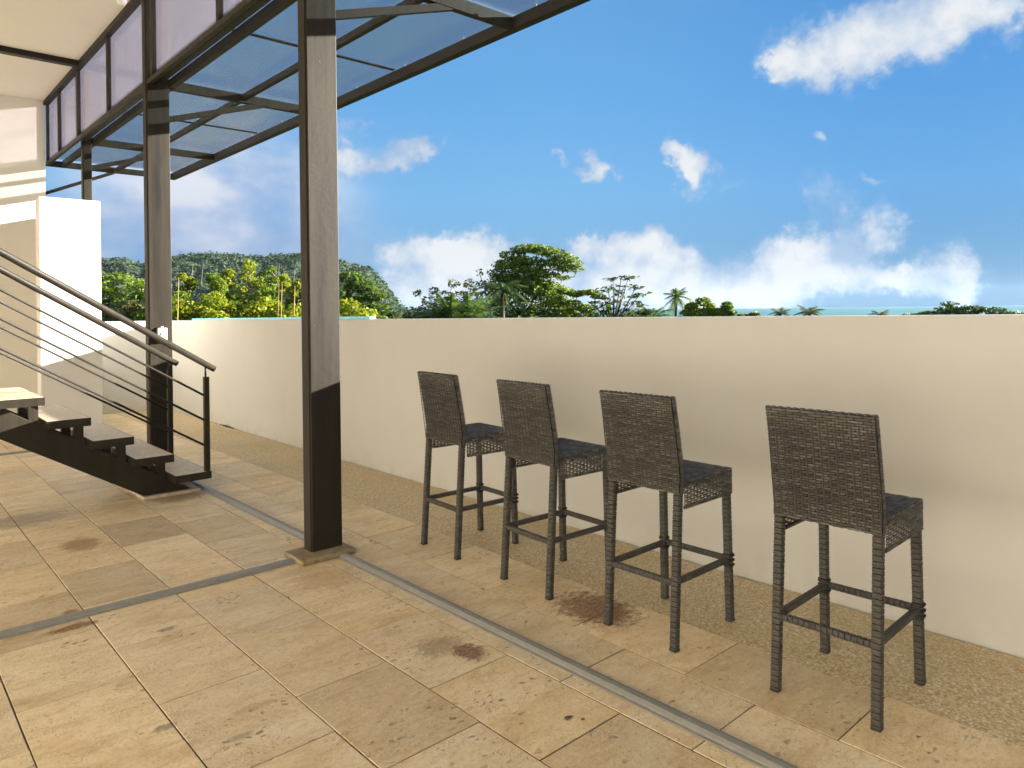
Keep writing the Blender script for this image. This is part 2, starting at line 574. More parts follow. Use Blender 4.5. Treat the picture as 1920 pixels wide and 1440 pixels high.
def mat_polycarb(name, tint=(.86, .86, .90), body=(.50, .47, .55), opaque=.22, ribs='X', soil=1.0):
    mt, g = newmat(name)
    nodes = g.t.nodes
    nodes.remove(g.bs)
    tr = g.n('ShaderNodeBsdfTransparent')
    g.put(tr.inputs[0], tint)
    df = g.n('ShaderNodeBsdfDiffuse')
    tl = g.n('ShaderNodeBsdfTranslucent')
    rib_ax = g.sep(g.pos)['XYZ'.index(ribs)]
    wv = g.math('FRACT', g.math('MULTIPLY', rib_ax, 1/.018))
    rib = g.mapr(g.math('ABSOLUTE', g.math('SUBTRACT', wv, .5)), .36, .48)
    dirt = g.noise(g.scalev(g.pos, (2.5, 2.5, 2.5)), 1.1, 5, .65)
    bc = g.mix(g.mapr(dirt, .4, .7, 0, .35), body, tuple(v*.6 for v in body))
    g.put(df.inputs[0], bc)
    g.put(tl.inputs[0], bc)
    m1 = g.n('ShaderNodeMixShader')
    m1.inputs[0].default_value = .62
    g.t.links.new(df.outputs[0], m1.inputs[1])
    g.t.links.new(tl.outputs[0], m1.inputs[2])
    m2 = g.n('ShaderNodeMixShader')
    g.put(m2.inputs[0], g.math('ADD', opaque, g.math('ADD', g.math('MULTIPLY', rib, .22*soil), g.mapr(dirt, .45, .75, 0, .16*soil))))
    g.t.links.new(tr.outputs[0], m2.inputs[1])
    g.t.links.new(m1.outputs[0], m2.inputs[2])
    gl = g.n('ShaderNodeBsdfGlossy')
    gl.inputs['Roughness'].default_value = .2
    fr = g.n('ShaderNodeFresnel')
    fr.inputs[0].default_value = 1.5
    m3 = g.n('ShaderNodeMixShader')
    g.put(m3.inputs[0], g.math('MULTIPLY', fr.outputs[0], .6))
    g.t.links.new(m2.outputs[0], m3.inputs[1])
    g.t.links.new(gl.outputs[0], m3.inputs[2])
    g.t.links.new(m3.outputs[0], g.out.inputs[0])
    return mt


def mat_leaf(name, cols, trans=.35, gloss=.4):
    mt, g = newmat(name)
    c = g.ramp(g.island, [(i/(len(cols)-1), k) for i, k in enumerate(cols)])
    g.put(g.bs.inputs['Base Color'], c)
    g.bs.inputs['Roughness'].default_value = .5
    g.bs.inputs['Specular IOR Level'].default_value = gloss
    tl = g.n('ShaderNodeBsdfTranslucent')
    g.put(tl.inputs[0], g.mix(1.0, c, (1.35, 1.25, .55), 'MULTIPLY'))
    ms = g.n('ShaderNodeMixShader')
    ms.inputs[0].default_value = trans
    g.t.links.new(g.bs.outputs[0], ms.inputs[1])
    g.t.links.new(tl.outputs[0], ms.inputs[2])
    g.t.links.new(ms.outputs[0], g.out.inputs[0])
    return mt


CREAM = (.60, .58, .53)
M_WALL = mat_plaster('cream_plaster', CREAM, 0, .8)
M_HOUSE = mat_plaster('house_plaster', (.80, .76, .68), 31.0, .35)
M_CEIL = mat_plaster('ceiling_plaster', (.78, .73, .63), 11.0, .3)
M_STEEL = mat_steel('brown_steel_paint')
M_STEEL2 = mat_steel('brown_steel_paint_streaked', True)
M_TILE = mat_travertine()
M_GROUT = mat_simple('grout', (.10, .068, .04), .9, noise=.3, nscale=60)
M_PEBBLE = mat_pebble()
M_RATTAN = mat_rattan()
M_BOUND = mat_rattan('bound_rattan', .6)
M_CORE = mat_simple('dark_cane_and_shade', (.030, .027, .023), .8, spec=.2)  # dark canes, and filler coloured as the shade inside the weave
M_CANEDARK = mat_simple('dark_upright_cane', (.052, .046, .038), .6, spec=.3)
M_ROOFPC = mat_polycarb('canopy_polycarbonate', (.92, .965, .98), (.33, .28, .38), .05, 'Y', .35)
M_SIDEPC = mat_polycarb('screen_polycarbonate', (.66, .65, .71), (.25, .235, .265), .34, 'Y')
M_ALU = mat_simple('grey_aluminium', (.25, .235, .20), .45, 0, .12, 30)
M_WHITE = mat_simple('white_plastic', (.78, .77, .74), .4)
M_BLACK = mat_simple('black_plastic', (.02, .02, .02), .4)
M_CYAN = mat_simple('pale_blue_plastic', (.22, .66, .80), .45)
M_RUBBER = mat_simple('black_rubber', (.018, .018, .018), .6)
M_TREAD = mat_simple('sand_tread_tile', (.68, .55, .38), .55, 0, .16, 24)
M_SLAB = mat_simple('mossy_stone_slab', (.27, .20, .11), .8, 0, .4, 18)
M_BARK = mat_simple('bark', (.075, .058, .042), .85, 0, .4, 6)
M_CANE = mat_simple('yellow_cane', (.36, .25, .06), .5, 0, .3, 3)
M_DEAD = mat_simple('dry_stem', (.20, .16, .11), .8, 0, .3, 3)

def leaf_array(pos, nrm_bias, size, rngl, aspect=.5, fold=True):
    """one small folded leaf per position; returns (verts, faces)"""
    n = len(pos)
    nrm = rngl.normal(0, 1, (n, 3))
    nrm[:, 2] = np.abs(nrm[:, 2])
    nrm += np.asarray(nrm_bias)
    nrm /= np.linalg.norm(nrm, axis=1)[:, None]
    t = rngl.normal(0, 1, (n, 3))
    t -= nrm*(t*nrm).sum(1)[:, None]
    t /= np.linalg.norm(t, axis=1)[:, None]
    b = np.cross(nrm, t)
    s = (size*rngl.uniform(.6, 1.3, n))[:, None]
    v0 = pos-t*s*.5
    v2 = pos+t*s*.5-nrm*s*.12
    v1 = pos+b*s*aspect*.5+nrm*s*.08
    v3 = pos-b*s*aspect*.5+nrm*s*.08
    V = np.stack([v0, v1, v2, v3], 1).reshape(-1, 3)
    i = np.arange(n)*4
    F = np.stack([i, i+1, i+2, i+3], 1)
    return V, F


def np_obj(name, V, F, mat, parent=None):
    me = bpy.data.meshes.new(name)
    me.vertices.add(len(V))
    me.vertices.foreach_set('co', V.astype(np.float32).ravel())
    me.loops.add(F.size)
    me.loops.foreach_set('vertex_index', F.astype(np.int32).ravel())
    me.polygons.add(len(F))
    me.polygons.foreach_set('loop_start', np.arange(len(F), dtype=np.int32)*F.shape[1])
    me.polygons.foreach_set('loop_total', np.full(len(F), F.shape[1], np.int32))
    me.materials.append(mat)
    me.update(calc_edges=True)
    return link(name, me, parent)


# ------------------------------------------------------------------ ground, sea, hill
GZ = -5.0


def grid_mesh(name, xs, ys, zf, mat, smooth=True):
    X, Y = np.meshgrid(xs, ys, indexing='ij')
    Z = zf(X, Y)
    nx, ny = X.shape
    v = np.stack([X, Y, Z], -1).reshape(-1, 3)
    idx = np.arange(nx*ny).reshape(nx, ny)
    f = np.stack([idx[:-1, :-1], idx[1:, :-1], idx[1:, 1:], idx[:-1, 1:]], -1).reshape(-1, 4)
    me = bpy.data.meshes.new(name)
    me.from_pydata(v.tolist(), [], f.tolist())
    me.materials.append(mat)
    me.polygons.foreach_set('use_smooth', [smooth]*len(me.polygons))
    me.update()
    return me


def mat_ground():
    mt, g = newmat('scrub_ground')
    a = g.noise(g.pos, .25, 6, .65)
    c = g.ramp(a, [(.3, (.035, .055, .018)), (.55, (.06, .085, .028)), (.75, (.13, .11, .06))])
    g.put(g.bs.inputs['Base Color'], c)
    g.bs.inputs['Roughness'].default_value = .9
    g.put(g.bs.inputs['Normal'], g.bump(g.noise(g.pos, 2.5, 5, .7), .8, .3))
    return mt


def mat_sea():
    mt, g = newmat('sea_water')
    p = g.scalev(g.pos, (.4, 1, 1))
    a = g.noise(g.pos, .004, 5, .6)
    c = g.ramp(a, [(.3, (.055, .17, .19)), (.7, (.11, .24, .25))])
    g.put(g.bs.inputs['Base Color'], c)
    g.bs.inputs['Roughness'].default_value = .5
    g.bs.inputs['Specular IOR Level'].default_value = .15
    g.put(g.bs.inputs['Normal'], g.bump(g.noise(p, .12, 6, .65), .5, 2.0))
    return mt


def shore(X, Y):
    # land falls into the sea about 300 m out in +X
    r = X*.92-Y*.38
    return GZ-np.clip((r-150)/150, 0, 1)*4.0


gx = np.concatenate([[-4000, -1500, -500], np.linspace(-200, 420, 40), [700, 1500]])
gy = np.concatenate([[-4000, -1500, -500], np.linspace(-200, 500, 40), [900, 1600, 4000]])


def ground_z(X, Y):
    return shore(X, Y)


struct(link('ground', grid_mesh('ground', gx, gy, ground_z, mat_ground())))
sea = MB()
n = 96
ring = [(4050*math.cos(2*math.pi*k/n), 4050*math.sin(2*math.pi*k/n), -6.5) for k in range(n)]
sea.add(ring, [tuple(range(n))])
struct(sea.build('sea', mat_sea()))


def mat_forest():
    mt, g = newmat('forest_canopy')
    v = g.n('ShaderNodeTexVoronoi')
    g.put(v.inputs['Vector'], g.pos)
    v.inputs['Scale'].default_value = .13
    r = g.sep(v.outputs['Color'])[0]
    c = g.ramp(r, [(0, (.014, .026, .012)), (.4, (.020, .038, .016)), (.75, (.030, .050, .020)), (1, (.05, .06, .03))])
    g.put(g.bs.inputs['Base Color'], c)
    g.bs.inputs['Roughness'].default_value = .8
    g.put(g.bs.inputs['Normal'], g.bump(g.noise(g.pos, .55, 6, .7), 1.0, 2.5))
    return mt


def build_hill():
    D = 640.0
    a0, a1 = sight(-200, 585), sight(765, 585)
    A0, A1 = math.atan2(a0.x, a0.y), math.atan2(a1.x, a1.y)
    # skyline of the ridge: sight row for each sight column
    sky_px = [(-200, 500), (150, 492), (200, 497), (240, 497), (275, 508), (330, 492), (400, 487), (470, 492), (520, 490), (565, 486),
              (630, 494), (660, 508), (690, 512), (712, 532), (730, 555), (745, 582), (765, 596)]
    px = np.array([p for p, _ in sky_px])
    hh = np.array([spot(p, q, D).z for p, q in sky_px])
    aa = np.array([math.atan2(sight(p, 585).x, sight(p, 585).y) for p in px])
    na, nr = 230, 90
    az = np.linspace(A0, A1, na)
    top = np.interp(az, aa, hh)
    r = np.linspace(0, 1, nr)
    crown_c = np.random.default_rng(3).uniform(0, 1, (2600, 3))
    V = []
    # rounded tree crowns: height of a jittered cell pattern
    AZ, RR = np.meshgrid(az, r, indexing='ij')
    dist = 430+RR*330
    prof = np.where(RR < .64, np.sin(np.clip(RR/.64, 0, 1)*math.pi/2)**1.15, np.cos((RR-.64)/.36*math.pi/2)*.999)
    H = -7+(top[:, None]+7-5)*prof
    X, Y = np.sin(AZ)*dist, np.cos(AZ)*dist
    cc = np.stack([A0+(A1-A0)*crown_c[:, 0], 430+330*crown_c[:, 1]], -1)
    cx, cy = np.sin(cc[:, 0])*cc[:, 1], np.cos(cc[:, 0])*cc[:, 1]
    rad = 4.5+crown_c[:, 2]*6.0
    bump = np.zeros_like(X)
    for k in range(len(cx)):
        d2 = ((X-cx[k])**2+(Y-cy[k])**2)/rad[k]**2
        m_ = d2 < 1
        bump[m_] = np.maximum(bump[m_], np.sqrt(1-d2[m_])*rad[k]*.95)
    Z = H+bump*np.clip(prof*3, 0, 1)+rng.normal(0, .35, X.shape)
    v = np.stack([X, Y, Z], -1).reshape(-1, 3)
    idx = np.arange(na*nr).reshape(na, nr)
    f = np.stack([idx[:-1, :-1], idx[:-1, 1:], idx[1:, 1:], idx[1:, :-1]], -1).reshape(-1, 4)
    me = bpy.data.meshes.new('hill')
    me.from_pydata(v.tolist(), [], f.tolist())
    me.materials.append(mat_forest())
    me.update()
    struct(link('hill', me))
    rl = np.random.default_rng(77)
    k = rl.integers(0, len(v), 42000)
    k = k[(v[k][:, 2] > -3)]
    P = v[k]+rl.normal(0, 1, (len(k), 3))*np.array([1.6, 1.6, .9])
    VV, FF = leaf_array(P, (.5, -.3, .9), 2.3, rl, .75)
    fo = np_obj('forest', VV, FF, mat_leaf('forest_leaf', [(.022, .048, .013), (.036, .068, .018), (.056, .088, .022), (.030, .058, .017)], .15, .2))
    fo['kind'] = 'stuff'


build_hill()

# ------------------------------------------------------------------ terrace floor
floor_mb = MB().box(-3.2, 2.835, -6.0, 11.87, -.30, -.0032)
floor_o = struct(floor_mb.build('floor', M_GROUT))
TX0, TW, TY0, TL = .8235, .4025, 1.687, .602
g_ = .0027


def tile_mesh():
    mb = MB()
    w, l, c = TW/2-g_, TL/2-g_, .0016
    v = [(-w, -l, -.0088), (w, -l, -.0088), (w, l, -.0088), (-w, l, -.0088),
         (-w, -l, -c), (w, -l, -c), (w, l, -c), (-w, l, -c),
         (-w+c, -l+c, 0), (w-c, -l+c, 0), (w-c, l-c, 0), (-w+c, l-c, 0)]
    f = [(8, 9, 10, 11)]
    for a in (0, 4):
        for k in range(4):
            f.append((a+k, a+(k+1) % 4, a+4+(k+1) % 4, a+4+k))
    mb.add(v, f)
    return mb.mesh('tile', M_TILE)


tm = tile_mesh()
cut = {}
count = 0
for i in range(-6, 5):
    xc = TX0+TW*(i+.5)
    phase = TY0 if i % 2 == 0 else TY0+TL/2
    for k in range(-4, 17):
        yc = phase+TL*(k+.5)
        y0, y1 = yc-TL/2, min(yc+TL/2, 11.86)
        if y1-y0 < .12 or y0 < -.9 or count > 298:
            continue
        if y1 < yc+TL/2-.001:
            key = round(y1-y0, 3)
            me = tm.copy()
            sc = (y1-y0)/TL
            for vv in me.vertices:
                vv.co.y *= sc
            yc = (y0+y1)/2
        else:
            me = tm
        o = link('tile', me, floor_o)
        o.location = (xc+random.uniform(-.0008, .0008), yc+random.uniform(-.0008, .0008), random.uniform(-.0012, .0012))
        o.rotation_euler = (random.uniform(-.0016, .0016), random.uniform(-.0016, .0016), random.uniform(-.0012, .0012))
        count += 1

# washed pebble strip between the last row of tiles and the wall
pb = MB()
ys = np.linspace(-6, 11.87, 300)
left = 2.836+rng.normal(0, .0012, len(ys))
right = 3.536+np.convolve(rng.normal(0, .012, len(ys)+4), np.ones(5)/5, 'valid')
vv = []
for k, yv in enumerate(ys):
    vv += [(left[k], yv, -.03), (left[k], yv, -.0015), (3.2, yv, .0), (right[k], yv, .0), (right[k], yv, -.03)]
ff = []
for k in range(len(ys)-1):
    for j in range(4):
        a = k*5+j
        ff.append((a, a+1, a+6, a+5))
pb.add(vv, ff)
struct(pb.build('path', M_PEBBLE))

# ------------------------------------------------------------------ walls
def wallz(y):
    return 1.4085-.0046*y


def slanted_wall(name, x0, x1, y0, y1, zb, mat):
    mb = MB()
    v = [(x0, y0, zb), (x1, y0, zb), (x1, y1, zb), (x0, y1, zb), (x0, y0, wallz(y0)), (x1, y0, wallz(y0)), (x1, y1, wallz(y1)), (x0, y1, wallz(y1))]
    mb.add(v, [(3, 2, 1, 0), (4, 5, 6, 7), (0, 1, 5, 4), (1, 2, 6, 5), (2, 3, 7, 6), (3, 0, 4, 7)])
    return bevel(mb.build(name, mat), .006)


w1 = slanted_wall('parapet_wall', 3.55, 3.70, -6.0, 12.02, -.3, M_WALL)
tag(w1, 'long cream plastered parapet wall behind the four bar stools', 'wall')
w2 = bevel(MB().box(2.005, 3.548, 11.87, 12.02, -.3, wallz(11.9)).build('parapet_wall', M_WALL), .006)
tag(w2, 'short cream parapet wall closing the far end of the terrace, behind the stair railing', 'wall')
w3 = bevel(MB().box(-5.0, 2.0, 11.87, 12.05, -.3, 4.60).build('rear_wall', M_HOUSE), .004)
tag(w3, 'tall cream house wall under the ceiling at the far left', 'wall')
pl = MB().box(1.62, 2.27, 10.05, 10.27, -.3, 2.86)
pl.box(2.05, 2.268, 10.27, 11.868, -.3, 2.858)
tag(bevel(pl.build('pillar', M_HOUSE), .008), 'broad white plastered pier behind the stair, with a thin steel post above it', 'pillar')

w4 = bevel(MB().box(-3.4, -3.2, -6.0, 11.866, -.3, 4.449).build('unseen_wall', M_HOUSE), .004)  # unseen wall added to bounce sunlight onto the shaded parapet
tag(w4, 'unseen cream wall added left of the terrace to bounce sunlight onto the parapet', 'wall')
w5 = bevel(MB().box(-3.4, 2.0, -6.2, -6.004, -.3, 4.449).build('unseen_wall', M_HOUSE), .004)  # unseen wall added to keep skylight off the right end
tag(w5, 'unseen cream wall added behind the viewpoint to dim the right of the parapet', 'wall')
# roof slab over the left half
roof = empty('roof_slab', (-.8, 4.0, 4.45), 'cream ceiling slab overhanging the terrace at upper left', 'ceiling')
MB().box(-3.2, 2.06, -6.0, 11.868, 4.45, 4.62).build('slab', M_CEIL, roof)
MB().box(-3.19, 1.98, 9.70, 9.80, 4.385, 4.449).build('ceiling_beam', M_STEEL, roof)

# ------------------------------------------------------------------ steel posts
def post(x0, x1, y0, y1, z1, mat, label, plinth=None, z0=0.0):
    o = empty('steel_post', ((x0+x1)/2, (y0+y1)/2, z0), label, 'post', 'brown steel posts carrying the canopy')
    mb = MB()
    mb.box(x0, x1-.004, y0+.012, y1, z0+.02 if plinth else z0, z1)
    bevel(mb.build('post_shaft', mat, o), .005)
    f = MB().box(x0+.007, x1, y0, y0+.0115, z0+.02 if plinth else z0, z1-.002)
    bevel(f.build('face_plate', mat, o), .004)
    if plinth:
        b = MB().box(*plinth, .0, .03, c=.006)
        b.build('base_slab', M_SLAB, o)
    return o


post(1.997, 2.2, 3.985, 4.085, 4.449, M_STEEL, 'nearest tall brown steel post, on a stone base slab between the floor tracks', (1.885, 2.235, 3.875, 4.125))
post(1.997, 2.2, 7.135, 7.245, 4.449, M_STEEL2, 'tall steel post behind the stair railing, with a white box and dark smear', (1.9, 2.25, 7.05, 7.33))
post(2.09, 2.19, 10.08, 10.17, 4.449, M_STEEL, 'thinnest, farthest brown steel post, rising from the white pier', None, 2.862)

# ------------------------------------------------------------------ canopy
can = empty('canopy', (2.9, 5.0, 3.6), 'steel framed canopy with tinted translucent polycarbonate sheets', 'canopy')
Y0c, Y1c = -1.6, 11.95
RAF = [.88, 4.035, 7.19, 10.12]
XO = 3.76
MB().box(XO-.075, XO, Y0c, Y1c+.03, 3.557, 3.645).build('outer_beam', M_STEEL, can)
MB().box(2.205, 2.255, Y0c, Y1c-.03, 3.567, 3.645).build('inner_beam', M_STEEL, can)
MB().box(2.075, 2.135, Y0c, 3.98, 3.585, 3.66).build('gutter', M_STEEL, can)
MB().box(2.075, 2.135, 4.09, 7.13, 3.585, 3.66).build('gutter', M_STEEL, can)
MB().box(2.075, 2.135, 7.25, 10.07, 3.585, 3.66).build('gutter', M_STEEL, can)
for k, yr in enumerate(RAF):
    MB().box(2.2 if k < 3 else 2.192, XO-.077, yr-.028, yr+.028, 3.560, 3.642).build('rafter', M_STEEL, can)
    b = MB().beam((2.2 if k < 3 else 2.19, yr, 3.275), (3.12, yr, 3.575), .045, .05)
    b.build('knee_brace', M_STEEL, can)
MB().box(2.02, XO-.077, Y1c-.045, Y1c+.02, 3.562, 3.64).build('rafter', M_STEEL, can)
MB().beam((2.0, 11.92, 3.17), (2.88, 11.92, 3.565), .04, .045).build('knee_brace', M_STEEL, can)
segs = [(Y0c, RAF[0])]+[(RAF[i], RAF[i+1]) for i in range(3)]+[(RAF[3], Y1c-.05)]
for (a, b) in segs:
    MB().box(2.90, 2.945, a+.029, b-.029, 3.585, 3.641).build('purlin', M_STEEL, can)
ym = []
for (a, b) in segs:
    mid = (a+b)/2 if b-a > 2.2 else None
    cuts = [a] + ([mid] if mid else []) + [b]
    for q in range(len(cuts)-1):
        sh = MB().box(2.058, XO+.02, cuts[q]+.004, cuts[q+1]-.004, 3.664, 3.672)
        sh.build('roof_sheet', M_ROOFPC, can)
    if mid:
        MB().box(2.14, XO-.08, mid-.02, mid+.02, 3.650, 3.661).build('sheet_joint', M_STEEL, can)
for k in range(16):
    yy = Y0c+.3+k*.85
    MB().tube([(XO-.035, yy, 3.650), (XO-.035, yy, 3.68)], .009, 6).build('bolt', M_ALU, can)

# upright polycarbonate screen between canopy and ceiling
scr = empty('clerestory_screen', (2.03, 5.0, 3.56), 'upright band of frosted polycarbonate panels between canopy and ceiling', 'screen')
MB().box(2.005, 2.045, Y0c, 11.868, 3.557, 3.60).build('bottom_rail', M_STEEL, scr)
MB().box(1.98, 2.045, Y0c, 11.868, 4.395, 4.4495).build('top_rail', M_STEEL, scr)
mul = [-1.5, -.4, .9, 2.45, 4.2, 5.40, 7.0, 8.55, 9.95, 11.05, 11.84]
for y in mul:
    MB().box(2.006, 2.044, y-.024, y+.024, 3.6005, 4.3945).build('mullion', M_STEEL, scr)
for a, b in zip(mul[:-1], mul[1:]):
    pn = MB().box(2.047, 2.055, a-.02+.024, b+.02-.024, 3.575, 4.4495)
    po = pn.build('panel', M_SIDEPC, scr)
    for zz in (3.75, 4.15):
        MB().tube([(2.035, a+.05, zz), (2.047, a+.05, zz)], .009, 8).build('screw', M_ALU, po)

# ------------------------------------------------------------------ stair
st = empty('staircase', (1.5, 6.45, 0), 'open dark steel staircase with sand coloured treads and pipe railings', 'staircase')
NTR = 15
TZ0, TR, TXR, TG = .187, .1735, 2.122, .285
SL = TR/TG


def s_top(x):
    return 1.263-.61*x


XE = TXR-TG*NTR
for k, ys_ in enumerate(((6.14, 6.20), (6.58, 6.64))):
    mb = MB()
    xb0, xb1 = 1.665, 2.02
    xl = XE
    prof = [(xb0, .032), (xb1, .032), (xl, s_top(xl)), (xl, s_top(xl)-.222)]
    v = [(x, y, z) for y in ys_ for x, z in prof]
    mb.add(v, [(0, 1, 2, 3), (7, 6, 5, 4), (0, 4, 5, 1), (1, 5, 6, 2), (2, 6, 7, 3), (3, 7, 4, 0)])
    bevel(mb.build('stringer', M_STEEL, st), .004)
MB().box(1.655, 2.09, 6.105, 6.68, .001, .030, c=.005).build('base_slab', mat_simple('pale_stone_slab', (.45, .36, .25), .7, 0, .25, 20), st)


def tread_mesh():
    mb = MB()
    x0, x1, y0, y1 = -.278, 0, 0, 1.0
    t, h = .006, .058
    mb.box(x0, x1, y0, y0+t, -h, 0)
    mb.box(x0, x1, y1-t, y1, -h, 0)
    mb.box(x0, x0+t, y0+t, y1-t, -h, 0)
    mb.box(x1-t, x1, y0+t, y1-t, -h, 0)
    mb.box(x0+t, x1-t, y0+t, y1-t, -h+.002, -.02)
    return mb.mesh('tread', M_STEEL)


trm = tread_mesh()
tlm = MB().box(-.2715, -.0065, .0065, .9935, -.0195, .0015).mesh('tread_tile', M_TREAD)
spm = MB().box(-.03, .03, -.028, .028, -.13, 0).mesh('support', M_STEEL)
for i in range(NTR):
    xr, z = TXR-TG*i, TZ0+TR*i
    t = link('tread', trm, st)
    t.location = (xr, 5.95, z)
    q = bpy.data.objects.new('tread_tile', tlm)
    COL.objects.link(q)
    q.parent = t
    for ysup in (6.17, 6.61):
        xs_ = xr-.04
        if i == 0:
            continue
        zb = s_top(xs_+.03)-.01
        me = MB().box(-.03, .03, -.028, .028, zb-(z-.058), 0).mesh('support', M_STEEL)
        s_ = link('support', me, st)
        s_.location = (xs_, ysup, z-.0585)
RS = .622
for yr in (5.97, 6.885):
    xe = XE+.3
    MB().tube([(2.162, yr, 1.001), (xe, yr, 1.001+(2.162-xe)*RS)], .0245, 16).build('handrail', M_STEEL, st, True)
    for zr in (.80, .602, .40):
        MB().tube([(2.09, yr, zr-.012), (xe, yr, zr+(2.07-xe)*RS)], .0085, 8).build('rail_rod', M_STEEL, st, True)
    for j, xp in enumerate((2.094, .10, -1.3)):
        zt = .944+(2.094-xp)*RS
        zb = TZ0+TR*round((TXR-.02-xp)/TG)
        bevel(MB().box(xp-.02, xp+.02, yr-.02, yr+.02, zb+.001, zt).build('rail_post', M_STEEL, st), .003)
        MB().tube([(xp-.004, yr, zt), (xp-.004, yr, zt+.085)], .008, 8).build('rail_stub', M_STEEL, st, True)
# upper landing where the stair ends
tag(bevel(MB().box(-3.195, XE-.01, 5.9, 7.0, TZ0+TR*NTR-.12, TZ0+TR*NTR).build('landing', M_HOUSE), .01), 'plastered landing slab at the head of the open stair', 'landing')

# ------------------------------------------------------------------ floor tracks
def track(p0, p1, label, w=.082):
    p0, p1 = Vector(p0), Vector(p1)
    d = (p1-p0).normalized()
    s = Vector((d.y, -d.x, 0))
    prof = [(-w/2, 0), (-w/2, .006), (-w*.36, .008), (-w*.34, .014), (-w*.1, .020), (w*.16, .020), (w*.3, .012), (w*.36, .007), (w/2, .005), (w/2, 0)]
    v = []
    for p in (p0, p1):
        for a, z in prof:
            v.append(p+s*a+Vector((0, 0, z+.0012)))
    k = len(prof)
    f = [(j, j+1, k+j+1, k+j) for j in range(k-1)]+[tuple(range(k))[::-1], tuple(range(k, 2*k))]
    mb = MB()
    mb.add(v, f)
    return tag(mb.build('floor_track', M_ALU), label, 'floor track', 'grey metal tracks fixed across the tiles')


track((2.145, 3.874, 0), (2.145, -2.0, 0), 'grey metal track running from the near post past the stools to the front')
track((2.145, 7.05, 0), (2.145, 4.126, 0), 'grey metal track between the two posts, disappearing under the stair')
track((1.884, 3.998, 0), (-3.19, 3.998, 0), 'grey metal track running left across the tiles from the base of the near post')
track((2.0, 9.19, 0), (-3.0, 9.19, 0), 'grey metal track far behind the stair stringer at left', .06)

# ------------------------------------------------------------------ bar stools
def frame_pts(path, t):
    return path


def weave(mb, P, w, h, row=.0098, lam=.055, amp=.0022, warp=None, ph=0, fill=.385):
    """P(u, v, d) maps panel coordinates to space; rows of rounded strands passing over and under upright canes"""
    nr = max(1, int(round(h/row)))
    rh = h/nr
    gap = lam*.06
    for i in range(nr):
        vc = (i+.5)*rh
        hw = rh*fill
        wob = random.uniform(-.03, .03)*lam
        k = -1
        while True:
            a0 = (k+.5*(i % 2)+.25)*lam+gap/2+wob
            a1 = a0+lam-gap
            k += 1
            if a0 >= w-.002:
                break
            c0, c1 = max(0.0, a0), min(w, a1)
            if c1-c0 < .004:
                continue
            o = len(mb.v)
            n_ = 6
            lift = random.uniform(-.0004, .0004)
            tilt = random.uniform(-.0006, .0006)
            for q in range(n_+1):
                u = c0+(c1-c0)*q/n_
                t = (u-a0)/(a1-a0)*2-1
                d = amp*(1-2*abs(t)**5)+lift
                ww = hw*(1-.22*abs(t)**6)
                dv = tilt*t
                mb.v.append(tuple(P(u, vc-ww+dv, d-.0012)))
                mb.v.append(tuple(P(u, vc+dv, d+.0020)))
                mb.v.append(tuple(P(u, vc+ww+dv, d-.0012)))
            for q in range(n_):
                a = o+q*3
                mb.f.append((a, a+3, a+4, a+1))
                mb.f.append((a+1, a+4, a+5, a+2))
    if warp is not None:
        k = 0
        while k*lam/2 <= w:
            u = k*lam/2
            a, b = max(0, u-.0035), min(w, u+.0035)
            o = len(warp.v)
            for vv in (0, h):
                warp.v += [tuple(P(a, vv, -.001)), tuple(P((a+b)/2, vv, .0012)), tuple(P(b, vv, -.001))]
            warp.f += [(o, o+1, o+4, o+3), (o+1, o+2, o+5, o+4)]
            k += 1


def wrapped_bar(mb, pts, sx, sy, pitch=.0105):
    """square bar bound with strand: loops swell and pinch along the bar"""
    pts = [Vector(p) for p in pts]
    seg = [(b-a).length for a, b in zip(pts[:-1], pts[1:])]
    L = sum(seg)
    nb = max(1, int(round(L/pitch)))

    def at(t):
        t = min(max(t, 0), L-1e-6)
        for a, b, l in zip(pts[:-1], pts[1:], seg):
            if t <= l or b is pts[-1]:
                return a+(b-a)*(t/l), (b-a).normalized()
            t -= l
    oct_ = [(-1, -.72), (-.72, -1), (.72, -1), (1, -.72), (1, .72), (.72, 1), (-.72, 1), (-1, .72)]

    def ring(t, sc, skew):
        p, d = at(t)
        s = d.cross(Vector((0, 1, 0)))
        if s.length < .3:
            s = Vector((0, 0, 1)).cross(d) if abs(d.z) < .9 else Vector((1, 0, 0))
        s.normalize()
        q = d.cross(s).normalized()
        for a, b in oct_:
            mb.v.append(tuple(p+s*(a*sx*sc)+q*(b*sy*sc)+d*(skew*a)))
    for k in range(nb):
        o = len(mb.v)
        t0, w_ = L*k/nb, L/nb
        sk = .0012 if k % 2 else -.0012
        for f_, sc in ((.02, .92), (.2, 1.0), (.78, 1.0), (.97, .92)):
            ring(t0+w_*f_, sc, sk)
        for r in range(3):
            for j in range(8):
                mb.f.append((o+r*8+j, o+r*8+(j+1) % 8, o+(r+1)*8+(j+1) % 8, o+(r+1)*8+j))
        mb.f.append(tuple(o+j for j in range(8))[::-1])
        mb.f.append(tuple(o+24+j for j in range(8)))


